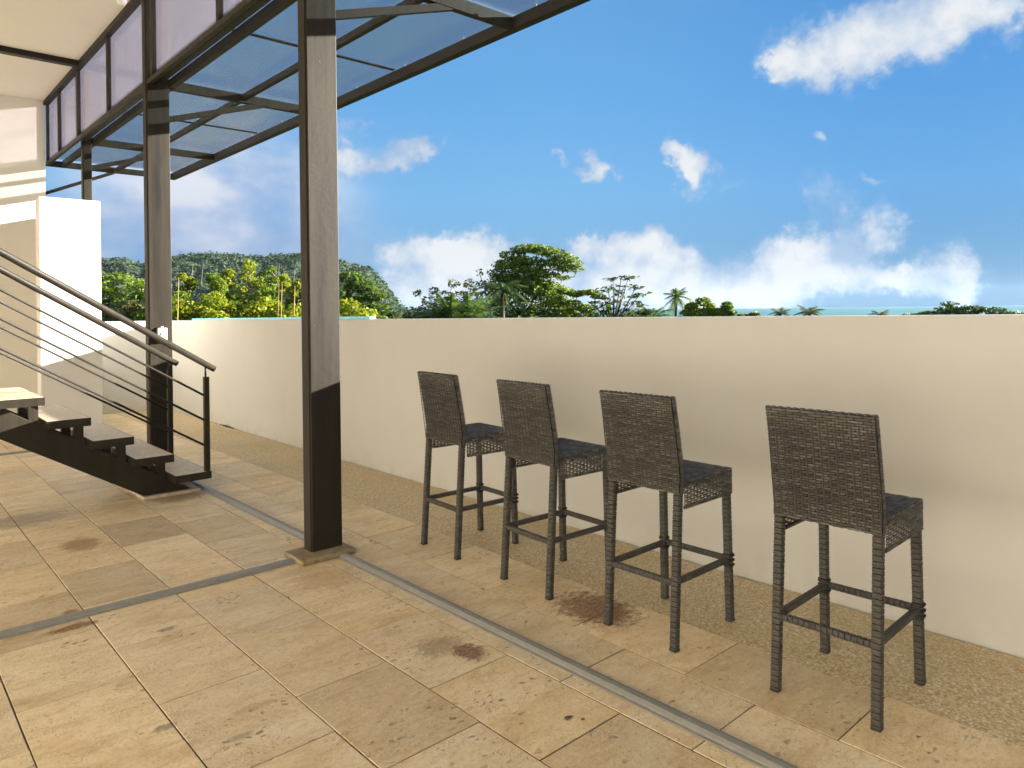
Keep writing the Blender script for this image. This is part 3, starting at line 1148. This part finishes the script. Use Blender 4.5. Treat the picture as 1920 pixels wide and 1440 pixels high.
def make_stool():
    """local axes: +x is the sitter's front, z up; metres"""
    root = bpy.data.objects.new('bar_stool', None)
    root.empty_display_size = .2
    COL.objects.link(root)
    HW, t = .188, .0170
    zk, zt, zs = .735, 1.075, .705
    xr_f, xr_k, xr_t = -.222, -.172, -.232      # centre line of the rear frame: foot, kink, top
    xf_f, xf_t = .215, .205
    sh = {}
    # backrest
    zb = .655

    def back_x(z):
        if z < zk:
            return xr_f+(xr_k-xr_f)*(z/zk)
        s = (z-zk)/(zt-zk)
        return xr_k+(xr_t-xr_k)*(s*.8+.2*s*s)
    mb = MB()
    core, warps = MB(), MB()
    for side, nx in ((0, -1), (1, 1)):
        def P(u, v, d, nx=nx):
            z = zb+v
            y = -HW-.008+u
            return Vector((back_x(z)+nx*(.0165+d), y, z))
        wp = MB()
        weave(mb, P, 2*HW+.016, zt-zb-.004, ph=0, warp=wp)
        warps.add(wp.v, wp.f)
    for side in (-1, 1):
        def P(u, v, d, side=side):
            z = zb+u
            return Vector((back_x(z)-.016+v, side*(HW+.0095+d), z))
        weave(mb, P, zt-zb, .032, row=.032, lam=.0176, amp=.0010)

    def P(u, v, d):
        return Vector((back_x(zt)-.016+v, -HW-.008+u, zt-.003+d))
    weave(mb, P, 2*HW+.016, .032, row=.016, lam=.028, amp=.0025)
    o = mb.build('backrest', M_RATTAN, root, True)
    zsn = np.linspace(zb+.001, zt-.006, 12)
    v = []
    for z in zsn:
        x = back_x(z)
        v += [(x-.0125, -HW-.004, z), (x+.0125, -HW-.004, z), (x+.0125, HW+.004, z), (x-.0125, HW+.004, z)]
    f = []
    for k in range(len(zsn)-1):
        for j in range(4):
            f.append((k*4+j, k*4+(j+1) % 4, k*4+4+(j+1) % 4, k*4+4+j))
    f += [(3, 2, 1, 0), tuple(len(v)-4+j for j in range(4))]
    core.add(v, f)
    core.build('backrest_core', M_CORE, o)  # dark solid inside the weave, stands in for shade in its gaps
    warps.build('upright_canes', M_CANEDARK, o)
    # seat
    mb = MB()
    x0, x1 = -.155, .222

    def P(u, v, d):
        return Vector((x0+v, -HW-.004+u, zs+d))
    sc_ = MB()
    weave(mb, P, 2*HW+.008, x1-x0, ph=0, warp=sc_, fill=.45)
    o = mb.build('seat', M_RATTAN, root, True)
    sc_.box(x0, x1-.004, -HW, HW, zs-.03, zs-.0045)  # dark filler under the strands, coloured as the shade between them
    sc_.build('seat_core', M_CORE, o)
    # aprons round the seat: more open weave
    for side in (-1, 1):
        mb = MB()

        def P(u, v, d, side=side):
            return Vector((x0+u, side*(HW+.006+d), .588+v))
        weave(mb, P, x1-x0, zs-.588+.002, row=.0102, lam=.05, amp=.0026, warp=mb, fill=.46)
        for q in (0,):
            wrapped_bar(mb, [(x0+.01, side*(HW-.002), .59), (x1-.01, side*(HW-.002), .59)], .006, .006)
        mb.build('apron', M_RATTAN, root, True)
    mb = MB()

    def P(u, v, d):
        return Vector((x1+.002+d, -HW-.004+u, .588+v))
    weave(mb, P, 2*HW+.008, zs-.588+.002, row=.0102, lam=.05, amp=.0026, warp=mb, fill=.46)
    mb.build('apron', M_RATTAN, root, True)
    # legs
    for side in (-1, 1):
        mb = MB()
        yk, yf = side*(HW-.010), side*(HW-.007)
        wrapped_bar(mb, [(xr_f, yf, .006), (back_x(.66)+.0, yk, .66)], t, t)
        lg = mb.build('leg', M_BOUND, root, True)
        MB().box(xr_f-.016, xr_f+.016, yf-.016, yf+.016, 0, .0075).build('foot', M_RUBBER, lg)
        mb = MB()
        wrapped_bar(mb, [(xf_f, side*(HW-.007), .006), (xf_t, side*(HW-.012), .60), (xf_t, side*(HW-.012), .69)], t, t)
        lg = mb.build('leg', M_BOUND, root, True)
        MB().box(xf_f-.016, xf_f+.016, side*(HW-.007)-.016, side*(HW-.007)+.016, 0, .0075).build('foot', M_RUBBER, lg)
        mb = MB()
        for dz in (-.022, 0, .022):
            wrapped_bar(mb, [(xf_f-.002, side*(HW-.008), .282+dz-.006), (xf_f-.002, side*(HW-.008), .282+dz+.006)], t+.004, t+.004, .006)
        mb.build('joint_binding', M_CORE, lg, True)
    # foot ring
    xb = xr_f+(xr_k-xr_f)*(.28/zk)
    for a, b in (((xb, -HW+.02, .278), (xb, HW-.02, .278)), ((xf_f-.002, -HW+.02, .285), (xf_f-.002, HW-.02, .285)),
                 ((xb+.015, -HW+.012, .282), (xf_f-.015, -HW+.012, .282)), ((xb+.015, HW-.012, .282), (xf_f-.015, HW-.012, .282))):
        mb = MB()
        wrapped_bar(mb, [a, b], .0125, .0125)
        mb.build('footrest_bar', M_BOUND, root, True)
    return root


def copy_tree(o, parent=None):
    c = o.copy()
    COL.objects.link(c)
    if parent is not None:
        c.parent = parent
    for ch in list(o.children):
        copy_tree(ch, c)
    return c


stool = make_stool()
places = [(2.806, 1.207, 1.5, 'dark woven rattan bar stool nearest the camera, rightmost of the row against the wall'),
          (2.788, 2.012, .2, 'dark rattan bar stool second from the right, just right of the rust stained tile'),
          (2.806, 2.752, -3.0, 'brown grey rattan bar stool with one leg on the rust stained tile'),
          (2.836, 3.535, -3.2, 'brown grey rattan bar stool leftmost and farthest in the row, nearest the steel post')]
for k, (x, y, a, lab) in enumerate(places):
    o = stool if k == 0 else copy_tree(stool)
    o.location = (x, y, .0015)
    o.rotation_euler = (0, 0, R_(a))
    tag(o, lab, 'bar stool', 'woven rattan bar stools lined up along the wall')

# ------------------------------------------------------------------ small things
bx = empty('switch_box', (2.10, 7.11, 1.2), 'small white plastic box fixed to the steel post behind the railing', 'switch box')
bevel(MB().box(2.063, 2.143, 7.092, 7.1345, 1.195, 1.325).build('case', M_WHITE, bx), .004)
MB().box(2.078, 2.086, 7.0895, 7.0918, 1.256, 1.281).build('slot', M_BLACK, bx)
MB().box(2.089, 2.128, 7.0895, 7.0918, 1.262, 1.278).build('label_plate', M_WHITE, bx)
MB().tube([(2.103, 7.113, 1.325), (2.103, 7.113, 1.340)], .011, 10).build('cable_gland', M_WHITE, bx, True)

cs = MB().box(3.60, 3.66, 5.95, 10.8, 0, .026)
co = cs.build('plastic_strip', M_CYAN)
co.location = (0, 0, wallz(8.4)+.012)
co.rotation_euler = (0, 0, 0)
me = co.data
for v_ in me.vertices:
    v_.co.z += wallz(v_.co.y)-wallz(8.4)-.0115
tag(co, 'pale blue plastic strip lying along the top of the parapet wall', 'plastic strip')

lamp = empty('ceiling_lamp', (1.62, 6.55, 4.449), 'white ceiling fitting hanging at the upper left edge', 'ceiling lamp')
pL = spot(228, -2, 6.9)
lx, ly = pL.x, pL.y
lamp.location = (lx, ly, 4.449)
MB().tube([(lx, ly, 4.449), (lx, ly, 4.43)], .045, 16).build('rose', M_WHITE, lamp, True)
lz = pL.z
MB().tube([(lx, ly, 4.43), (lx, ly, lz+.10)], .008, 8).build('stem', M_WHITE, lamp, True)
MB().tube([(lx, ly, lz+.12), (lx, ly, lz+.11), (lx, ly, lz+.02), (lx, ly, lz-.02), (lx, ly, lz-.045), (lx, ly, lz-.055)], [.02, .034, .042, .040, .026, .006], 16).build('shade', M_WHITE, lamp, True)


# moss and a pebble at the foot of the wall
mp = np.stack([3.535-np.abs(rng.normal(0, .010, 140)), 9.35+rng.normal(0, .13, 140), np.abs(rng.normal(0, .006, 140))+.004], 1)
V_, F_ = leaf_array(mp, (0, 0, .5), .018, rng, .7)
mo = np_obj('moss', V_, F_, mat_leaf('moss_green', [(.05, .09, .02), (.09, .13, .03), (.12, .12, .04)], .2))
mo['kind'] = 'stuff'

# ------------------------------------------------------------------ trees
G_BRIGHT = mat_leaf('leaf_bright', [(.072, .137, .018), (.130, .208, .023), (.195, .260, .029), (.104, .156, .026)])
G_LIME = mat_leaf('leaf_lime', [(.112, .175, .015), (.213, .275, .018), (.325, .338, .027), (.163, .225, .025)])
G_MID = mat_leaf('leaf_mid', [(.047, .101, .024), (.081, .142, .030), (.121, .189, .038), (.068, .108, .027)])
G_DARK = mat_leaf('leaf_dark', [(.023, .052, .018), (.046, .085, .026), (.072, .117, .034), (.039, .065, .023)])
G_OLIVE = mat_leaf('leaf_olive', [(.069, .086, .029), (.103, .115, .040), (.138, .144, .052), (.081, .092, .034)])
tree_seed = [100]


def clump_leaves(clumps, per, rngl, shell=.55):
    out = []
    for (c, r) in clumps:
        r = np.array(r if hasattr(r, '__len__') else (r, r, r*.7))
        n_ = max(10, int(per))
        d = rngl.normal(0, 1, (n_, 3))
        d /= np.linalg.norm(d, axis=1)[:, None]
        rad = rngl.uniform(shell, 1, n_)**.6
        out.append(np.array(c)+d*r*rad[:, None])
    return np.concatenate(out)


def tree(name, label, px, ptop, dist, half, clumps, leaf, mat, cat='tree', per=60, bark=M_BARK, trunk_r=.12, limbs=True, group=None, bias=(.25, -.2, .55), aspect=.55, shell=.5):
    """clumps are given relative to the crown: (sideways, depth, up) as fractions of half-width, and radius as a fraction"""
    tree_seed[0] += 1
    rl = np.random.default_rng(tree_seed[0])
    top = spot(px, ptop, dist)
    base = Vector((top.x, top.y, GZ-.1))
    root = empty(name, base, label, cat, group)
    d = Vector((top.x, top.y, 0)).normalized()
    side = Vector((d.y, -d.x, 0))
    cl = []
    for (a, b, c, r) in clumps:
        rr = np.array(r if hasattr(r, '__len__') else (r, r, r*.75))*half
        ctr = Vector((top.x, top.y, top.z))+side*(a*half)+d*(b*half)+Vector((0, 0, c*half))
        cl.append((np.array(ctr), rr))
    P = []
    for c, rr in cl:
        P.append(clump_leaves([(c, rr)], 1.7*per*(rr[0]/half/.3)**1.6, rl, shell))
    P = np.concatenate(P)
    V, F = leaf_array(P, bias, leaf, rl, aspect)
    np_obj('crown', V, F, mat, root)
    mb = MB()
    fork = Vector((top.x, top.y, top.z-half*1.3 if top.z-half*1.3 > GZ+1 else GZ+1))
    mb.tube([base, (base+fork)/2+Vector((rl.normal(0, .15), rl.normal(0, .15), 0)), fork], [trunk_r*1.25, trunk_r, trunk_r*.8], 8)
    if limbs:
        order = sorted((Vector(c) for c, rr in cl), key=lambda c: (c-fork).length)
        done = [(fork, 0)]
        for c in order:
            par, dep = min(done, key=lambda q: (q[0]-c).length+.12*half*q[1]+(.6*half if q[0].z > c.z+.1*half else 0))
            done.append((c, dep+1))
            mid = par.lerp(c, .5)+Vector((rl.normal(0, .06)*half, rl.normal(0, .06)*half, -.06*half))
            r0 = trunk_r*max(.12, .5*.62**dep)
            mb.tube([par, mid, c], [r0, r0*.8, r0*.6], 5)
    mb.build('trunk', bark, root, True)
    return root


def rclumps(n_, w, h0, h1, r, seed, depth=.5):
    q = np.random.default_rng(seed)
    out = []
    for _ in range(n_):
        out.append((q.uniform(-w, w), q.uniform(-depth, depth), q.uniform(h0, h1), r*q.uniform(.7, 1.25)))
    return out


def dome(n_, w, hgt, r, seed, flat=.5, depth=.7, low=.0):
    """clumps over the upper surface of a dome reaching down by hgt"""
    q = np.random.default_rng(seed)
    out = []
    for _ in range(n_):
        t = q.uniform(0, 2*math.pi)
        s = math.sqrt(q.uniform(0, 1))
        rr = r*q.uniform(.7, 1.25)
        out.append((s*math.cos(t)*w, s*math.sin(t)*depth, -hgt*(s**2.2)-r*.6-q.uniform(0, low), (rr, rr, rr*flat)))
    return out


# left of the posts
tree('broadleaf_tree', 'bright broad tree in tiers beside the white pier, in front of the hill', 205, 488, 30, 2.0,
     dome(46, 1.0, .9, .26, 1, .42, low=.9), .20, G_BRIGHT, per=70)
tree('broadleaf_tree', 'dark bushy tree low between the white pier and the smeared post', 250, 545, 27, 1.5,
     dome(30, 1.1, .6, .3, 2, .5, low=.7), .18, G_OLIVE, per=70)
tree('broadleaf_tree', 'mid green tree partly hidden behind the smeared steel post', 285, 535, 31, 1.7,
     dome(26, 1.0, .8, .3, 3, .5, low=.6), .18, G_MID, per=70)
slender = [(345, 512, 28, .62, 'leftmost slender lime tree right of the smeared post, dry tuft above'), (402, 515, 27, .65, 'slender tree with a rounded dark top above the shrubs'),
           (428, 508, 29, .6, 'slender lime tree with a small round head left of the tallest one'), (466, 488, 28, .85, 'tallest feathery lime tree in the grove between the two posts'),
           (500, 498, 29, .75, 'feathery lime tree just right of the tallest one in the grove'), (540, 515, 28, .55, 'narrow lime tree with yellow canes near the big post'),
           (558, 522, 27, .6, 'lime tree half hidden by the near steel post, left side')]
for k, (px, py, D, hf, lab) in enumerate(slender):
    q = np.random.default_rng(60+k)
    cl = []
    for j in range(15):
        hgt = -j*.26-.2
        sp = min(.25+.07*j, .95)
        cl.append((q.uniform(-sp, sp), q.uniform(-sp, sp), hgt, .38*q.uniform(.7, 1.2)))
    o = tree('slender_tree', lab, px, py, D, hf, cl, .14, G_LIME if k % 3 != 1 else G_BRIGHT, per=95, bark=M_CANE, trunk_r=.045, bias=(.4, -.3, .3), aspect=.32)
for k, (px, py, D, hf) in enumerate([(335, 536, 26, 1.35), (390, 543, 25, 1.3), (440, 534, 26, 1.35), (487, 530, 26, 1.25), (530, 537, 25, 1.25), (575, 540, 26, 1.0)]):
    labs = ['dense lime shrub at the foot of the leftmost slender tree', 'dense shrub under the round topped slender tree', 'dense shrub below the tallest feathery tree, left',
            'dense shrub below the tallest feathery tree, right', 'lime shrub with yellow canes beside the near post', 'shrub hidden mostly by the near steel post']
    tree('shrub', labs[k], px, py, D, hf, dome(34, 1.05, .75, .3, 20+k, .6, low=1.0), .15, (G_BRIGHT, G_LIME, G_MID)[k % 3], 'shrub', per=75, trunk_r=.06, bark=M_CANE)
# bare canes standing over the grove
for k, (px, py, D, lab) in enumerate([(362, 492, 29, 'left one of two bare pale stems standing close together over the grove'), (381, 491, 29.5, 'right one of two bare pale stems standing close together over the grove'),
                                      (524, 495, 30, 'bare pale stem rising over the grove left of the near post'), (553, 505, 29, 'thin bare stem closest to the near post')]):
    p = spot(px, py, D)
    b = spot(px-9, 600, D)
    tag(MB().tube([(b.x, b.y, GZ), (b.x, b.y, b.z), (p.x, p.y, p.z)], [.035, .022, .008], 6).build('bare_stem', M_DEAD), lab, 'bare stem', 'bare stems over the grove')
for k, (px, py, lab) in enumerate([(333, 520, 'yellow cane standing just right of the smeared post'), (521, 532, 'left one of a pair of yellow canes near the big post'), (527, 528, 'right one of a pair of yellow canes near the big post'), (551, 536, 'yellow cane closest to the near steel post')]):
    p = spot(px+2, py, 22.5)
    b = spot(px, 600, 22.5)
    tag(MB().tube([(b.x, b.y, GZ), (b.x, b.y, b.z), (p.x, p.y, p.z)], [.02, .017, .009], 6).build('cane', M_CANE), lab, 'cane', 'yellow canes in the grove')

tree('broadleaf_tree', 'dark green tree in layered tufts right of the near steel post', 668, 503, 26, 1.25,
     [(-.15, 0, -.25, (.36, .36, .16)), (.15, .1, -.5, (.45, .4, .18)), (-.5, 0, -.65, (.4, .4, .2)), (.45, 0, -.75, (.38, .4, .18)), (.0, .2, -.95, (.5, .5, .2)), (.62, .1, -1.15, (.34, .4, .16)), (-.55, -.1, -1.2, (.5, .5, .25)), (.2, 0, -1.35, (.55, .5, .25)), (.7, 0, -1.5, (.3, .3, .14)), (-.1, .2, -1.7, (.8, .6, .3)), (-1.0, .2, -1.0, .5), (-1.0, 0, -1.6, .6)], .17, G_MID, per=120)
tree('shrub', 'bright shrub at the foot of the layered tree right of the near post', 640, 552, 22, .95, dome(26, 1.1, .6, .3, 41, .6, low=.8), .14, G_LIME, 'shrub', per=75)
tree('shrub', 'small dark bush far off at the foot of the hill end', 740, 577, 70, 2.3, dome(16, 1.2, .5, .35, 42, .5, low=.3), .3, G_DARK, 'shrub', per=60)
tree('shrub', 'low dark bush left of the small bush at the hill end', 712, 582, 66, 2.0, dome(14, 1.2, .4, .35, 43, .5, low=.3), .3, G_OLIVE, 'shrub', per=60)


def frond(mb, base, az, length, rise, droop, leaflet, nl=16, width=1.0, rl=rng):
    """one pinnate frond: a bowed rib with leaflets hanging on both sides"""
    d = Vector((math.sin(az), math.cos(az), 0))
    s = Vector((d.y, -d.x, 0))
    pts = []
    for k in range(nl+1):
        t = k/nl
        pts.append(Vector(base)+d*(length*t*math.cos(rise*(1-t*.3)))+Vector((0, 0, length*(math.sin(rise)*t-droop*t*t))))
    for k in range(nl):
        w = .012*length/2*(1-k/nl)+.006
        a, b = pts[k], pts[k+1]
        mb.add([a-s*w, a+s*w, b+s*w*.9, b-s*w*.9], [(0, 1, 2, 3)])
    for k in range(1, nl+1):
        t = k/nl
        ll = leaflet*math.sin(math.pi*min(1, .15+t*.86))*width
        for sg in (-1, 1):
            for jj in (0, .5):
                p = pts[k].lerp(pts[k-1], jj)
                fwd = (pts[k]-pts[k-1]).normalized()
                dr = (s*sg*.8+fwd*.55+Vector((0, 0, -.45+rl.normal(0, .12)))).normalized()
                tip = p+dr*ll
                wv = fwd*(length*.018)
                mb.add([p-wv, p+wv, tip+wv*.2, tip-wv*.2], [(0, 1, 2, 3)])


def palm(name, label, px, pcrown, dist, length, nf, mat, rise=(.1, 1.1), droop=(.35, .7), leaflet=.35, group=None, tr=.12, cat='palm tree', nl=16):
    tree_seed[0] += 1
    rl = np.random.default_rng(tree_seed[0])
    c = spot(px, pcrown, dist)
    base = Vector((c.x+rl.normal(0, .3), c.y+rl.normal(0, .3), GZ-.1))
    root = empty(name, base, label, cat, group)
    mb = MB()
    mb.tube([base, (base+c)/2+Vector((.1, .1, 0)), c], [tr*1.5, tr, tr*.8], 8)
    mb.build('trunk', M_BARK, root, True)
    for k in range(nf):
        fb = MB()
        az = 2*math.pi*(k*.382+rl.uniform(-.05, .05))
        u = (k+.5)/nf
        frond(fb, c, az, length*rl.uniform(.85, 1.1), rise[0]+(rise[1]-rise[0])*u, droop[1]+(droop[0]-droop[1])*u, leaflet, nl, rl=rl)
        fb.build('frond', mat, root)
    return root


# middle: clump left of the big tree
tree('broadleaf_tree', 'open tree with loose twig ends left of the big spreading tree', 840, 528, 36, 2.0,
     [(-.75, 0, -.28, .12), (-.35, .1, -.22, .14), (.15, 0, -.05, .16), (.5, 0, -.05, .16), (.62, 0, -.25, .16), (-.1, 0, -.35, .2), (.3, .1, -.4, .25), (-.45, .1, -.5, .22), (0, 0, -.7, .4), (.55, 0, -.75, .4), (-.6, 0, -.8, .3), (-.3, .1, -1.0, .5), (.4, .1, -1.1, .55), (-.85, .1, -.75, .2)], .19, G_OLIVE, per=85)
palm('shrub_palm', 'dark fan of upright fronds at the left foot of the big spreading tree', 845, 604, 31, 2.0, 16, G_DARK, (.5, 1.35), (.25, .55), .4)
palm('shrub_palm', 'green fan of fronds touching the big spreading tree from the left', 878, 604, 32, 2.0, 16, G_MID, (.5, 1.35), (.25, .55), .4)
tree('shrub', 'dark shrub below the open twiggy tree, above the wall', 800, 568, 33, 1.1, dome(24, 1.1, .6, .3, 44, .6, low=.6), .19, G_DARK, 'shrub', per=75)
# the big spreading tree
big = [(-.42, 0, -.36, (.22, .3, .10)), (-.25, .1, -.16, (.24, .3, .10)), (-.02, 0, -.06, (.26, .3, .09)), (.18, .1, -.05, (.26, .3, .09)), (.38, 0, -.10, (.24, .3, .09)), (.58, .1, -.16, (.24, .3, .09)),
       (.76, 0, -.26, (.22, .3, .09)), (.90, 0, -.36, (.17, .25, .08)), (.98, 0, -.46, (.10, .2, .07)), (-.55, 0, -.52, (.18, .25, .10)), (-.12, 0, -.28, (.22, .3, .10)), (.1, .1, -.28, (.2, .3, .08)),
       (.3, 0, -.34, (.16, .25, .08)), (.78, .1, -.45, (.14, .2, .06)), (.6, 0, -.42, (.12, .2, .06)), (-.35, .1, -.58, (.24, .3, .14)), (-.05, .1, -.55, (.24, .3, .12)), (.18, 0, -.55, (.2, .3, .12)),
       (-.5, 0, -.8, (.28, .3, .18)), (-.15, 0, -.82, (.32, .3, .18)), (.2, 0, -.82, (.3, .3, .18)), (.42, 0, -.98, (.28, .3, .18)), (-.7, 0, -1.0, (.3, .3, .2)), (-.3, 0, -1.1, (.4, .4, .22)), (.1, 0, -1.1, (.4, .4, .22)),
       (.5, 0, -1.2, (.35, .3, .18)), (.75, 0, -1.25, (.28, .3, .15)), (-.6, 0, -1.3, (.4, .4, .22)), (0, 0, -1.4, (.6, .5, .22)), (.6, 0, -1.45, (.5, .4, .18)), (-.82, 0, -.72, (.1, .2, .1)), (-.88, 0, -.5, (.05, .1, .08)),
       (-.3, .15, -.32, (.26, .3, .12)), (-.1, .2, -.42, (.28, .3, .12)), (.12, .15, -.44, (.24, .3, .1)), (-.45, .15, -.66, (.3, .3, .16)), (-.2, .2, -.68, (.3, .3, .16)), (.08, .15, -.7, (.3, .3, .16)), (.3, .1, -.68, (.2, .3, .14)), (.34, .2, -.84, (.26, .3, .14)),
       (.45, .1, -.30, (.16, .25, .08)), (.66, 0, -.34, (.16, .25, .08)), (.5, .1, -.55, (.14, .2, .06)), (.34, .1, -.52, (.18, .25, .10)), (.5, .1, -.8, (.22, .25, .12)), (.7, .1, -.62, (.10, .2, .05)), (.62, 0, -1.02, (.26, .3, .14))]
tree('spreading_tree', 'biggest tree behind the wall, with a wide umbrella crown and ivy clad lower limbs', 985, 461, 38, 2.75, big, .19, G_BRIGHT, per=230, trunk_r=.22, shell=.3)
palm('shrub_palm', 'dark drooping palm in front of the big spreading tree', 942, 545, 35, 1.6, 18, G_DARK, (-.2, 1.0), (.55, .95), .35)
tree('broadleaf_tree', 'bright tree hanging on to the right of the big spreading tree', 1075, 540, 35, 1.35,
     [(-.3, 0, -.1, (.3, .3, .12)), (.1, 0, -.2, (.35, .3, .12)), (.55, 0, -.16, (.35, .3, .1)), (.85, 0, -.3, (.25, .3, .1)), (-.6, 0, -.5, (.4, .3, .2)), (0, 0, -.6, (.4, .3, .2)), (.5, 0, -.75, (.4, .3, .18)), (-.3, 0, -1.0, (.6, .4, .25)), (.4, 0, -1.1, (.6, .4, .25)), (1.1, 0, -1.2, (.5, .4, .2))], .18, G_BRIGHT, per=110)


def big_leaf_tree(label, px, ptop, dist, arms):
    root_p = spot(px, 600, dist)
    base = Vector((root_p.x, root_p.y, GZ))
    root = empty('candelabra_tree', base, label, 'tree')
    mb = MB()
    mb.tube([base, root_p], [.10, .07], 8)
    rl = np.random.default_rng(321)
    P = []
    for (ax, ay) in arms:
        e = spot(ax, ay, dist+rl.normal(0, .4))
        e0 = root_p.lerp(e, .5)+Vector((0, 0, -.15))
        mb.tube([root_p+Vector((0, 0, -.3)), e0, e], [.04, .025, .01], 6)
        n_ = 14
        q = rl.normal(0, 1, (n_, 3))*np.array([.17, .17, .035])
        P.append(np.array(e)+q)
    V, F = leaf_array(np.concatenate(P), (.2, -.2, 1.6), .24, rl, .5)
    np_obj('crown', V, F, G_DARK, root)
    mb.build('trunk', M_BARK, root, True)


big_leaf_tree('sparse dark tree whose big leaves stand in tiers on candelabra limbs', 1150, 518, 28,
              [(1165, 519), (1150, 524), (1178, 522), (1192, 540), (1200, 552), (1185, 556), (1170, 536), (1140, 540), (1128, 546), (1152, 545), (1120, 556), (1135, 560), (1160, 566), (1180, 570), (1196, 566),
               (1112, 568), (1128, 574), (1145, 578), (1165, 582), (1188, 584), (1108, 584), (1125, 590), (1150, 592), (1175, 594), (1140, 568), (1204, 572), (1118, 578), (1160, 553), (1100, 592), (1135, 586), (1155, 590), (1120, 597)])
tree('shrub', 'dark shrub right of the candelabra tree, above the wall', 1195, 577, 34, 1.0, dome(20, 1.2, .4, .3, 45, .6, low=.5), .18, G_DARK, 'shrub', per=70)
palm('shrub_palm', 'low palm with its frond tips above the wall, left of the tall coconut palm', 1225, 598, 40, 1.6, 14, G_MID, (.2, 1.2), (.4, .7), .35)
palm('coconut_palm', 'tall thin coconut palm with a shaggy crown standing clear of other trees', 1268, 556, 52, 1.25, 18, G_MID, (-.9, 1.25), (.35, .8), .4)
tree('shrub', 'round bright shrub right of the coconut palm', 1318, 556, 30, .95, dome(30, 1.0, .75, .27, 46, .6, low=.6), .16, G_BRIGHT, 'shrub', per=80)
tree('shrub', 'smaller loose shrub right of the round bright shrub', 1370, 561, 30, .7, dome(20, .95, .7, .27, 47, .6, low=.7), .16, G_MID, 'shrub', per=70)
tree('shrub', 'lowest bush just showing over the wall right of the loose shrub', 1415, 582, 32, .6, dome(12, 1.2, .3, .3, 48, .5, low=.4), .15, G_OLIVE, 'shrub', per=60)
palm('palm_top', 'small palm top against the sea, leftmost of three', 1463, 588, 55, 1.0, 12, G_OLIVE, (.0, 1.1), (.4, .8), .3)
palm('palm_top', 'palm top against the sea, widest of three', 1518, 587, 50, 1.2, 14, G_OLIVE, (.0, 1.1), (.4, .8), .32)
palm('palm_top', 'tiny palm top against the sea, rightmost of three', 1650, 591, 60, 1.0, 10, G_OLIVE, (.0, 1.1), (.4, .8), .3)
tree('almond_tree', 'flat topped tree in dark tiers standing alone against the sea at right', 1795, 562, 36, 2.2,
     [(-.15, 0, -.08, (.13, .2, .05)), (-.1, 0, -.18, (.25, .3, .06)), (.2, 0, -.16, (.22, .3, .05)), (-.4, 0, -.26, (.3, .3, .055)), (.1, 0, -.27, (.35, .3, .06)), (.5, 0, -.2, (.25, .3, .05)), (.75, 0, -.27, (.25, .3, .05)), (.95, 0, -.3, (.15, .2, .04)), (-.7, 0, -.3, (.3, .3, .05)), (-.9, 0, -.33, (.15, .2, .04)), (-.3, 0, -.42, (.4, .3, .06)), (.3, 0, -.42, (.4, .3, .06)), (.6, 0, -.45, (.3, .3, .06)), (0, 0, -.6, (.6, .4, .1))], .15, G_DARK, per=170, shell=.2)

# low scrub under and between the trees, its top below the sight line over the wall
ru = np.random.default_rng(909)
nb = 900
aa_ = ru.uniform(R_(2), R_(84), nb)
dd_ = 15+70*ru.uniform(0, 1, nb)**1.3
tp_ = ru.uniform(-3.6, -.6, nb)
pts_ = []
for a_, d_, t_ in zip(aa_, dd_, tp_):
    q = ru.normal(0, 1, (70, 3))
    q /= np.linalg.norm(q, axis=1)[:, None]
    hh_ = (t_-GZ)/2
    pts_.append(np.array([math.sin(a_)*d_+4, math.cos(a_)*d_, GZ+hh_])+q*np.array([1.9, 1.9, hh_])*ru.uniform(.75, 1, (70, 1)))
P_ = np.concatenate(pts_)
P_ = P_[P_[:, 0] > 6.0]
V_, F_ = leaf_array(P_, (.3, -.2, .7), .42, ru, .6)
un = np_obj('undergrowth', V_, F_, G_MID)
un['kind'] = 'stuff'

# ------------------------------------------------------------------ air
HAZE_DENSITY = 0.00004
hz = bpy.data.materials.new('sea_air')
hz.use_nodes = True
hn = NT(hz.node_tree)
ho = hn.n('ShaderNodeOutputMaterial')
hv = hn.n('ShaderNodeVolumePrincipled')
hv.inputs['Color'].default_value = (.55, .78, 1.0, 1)
hv.inputs['Density'].default_value = HAZE_DENSITY
hv.inputs['Anisotropy'].default_value = .2
hn.t.links.new(hv.outputs[0], ho.inputs['Volume'])
hb = MB().box(-4100, 4100, -4100, 4100, -10.5, 82).build('haze', hz)
hb['kind'] = 'stuff'
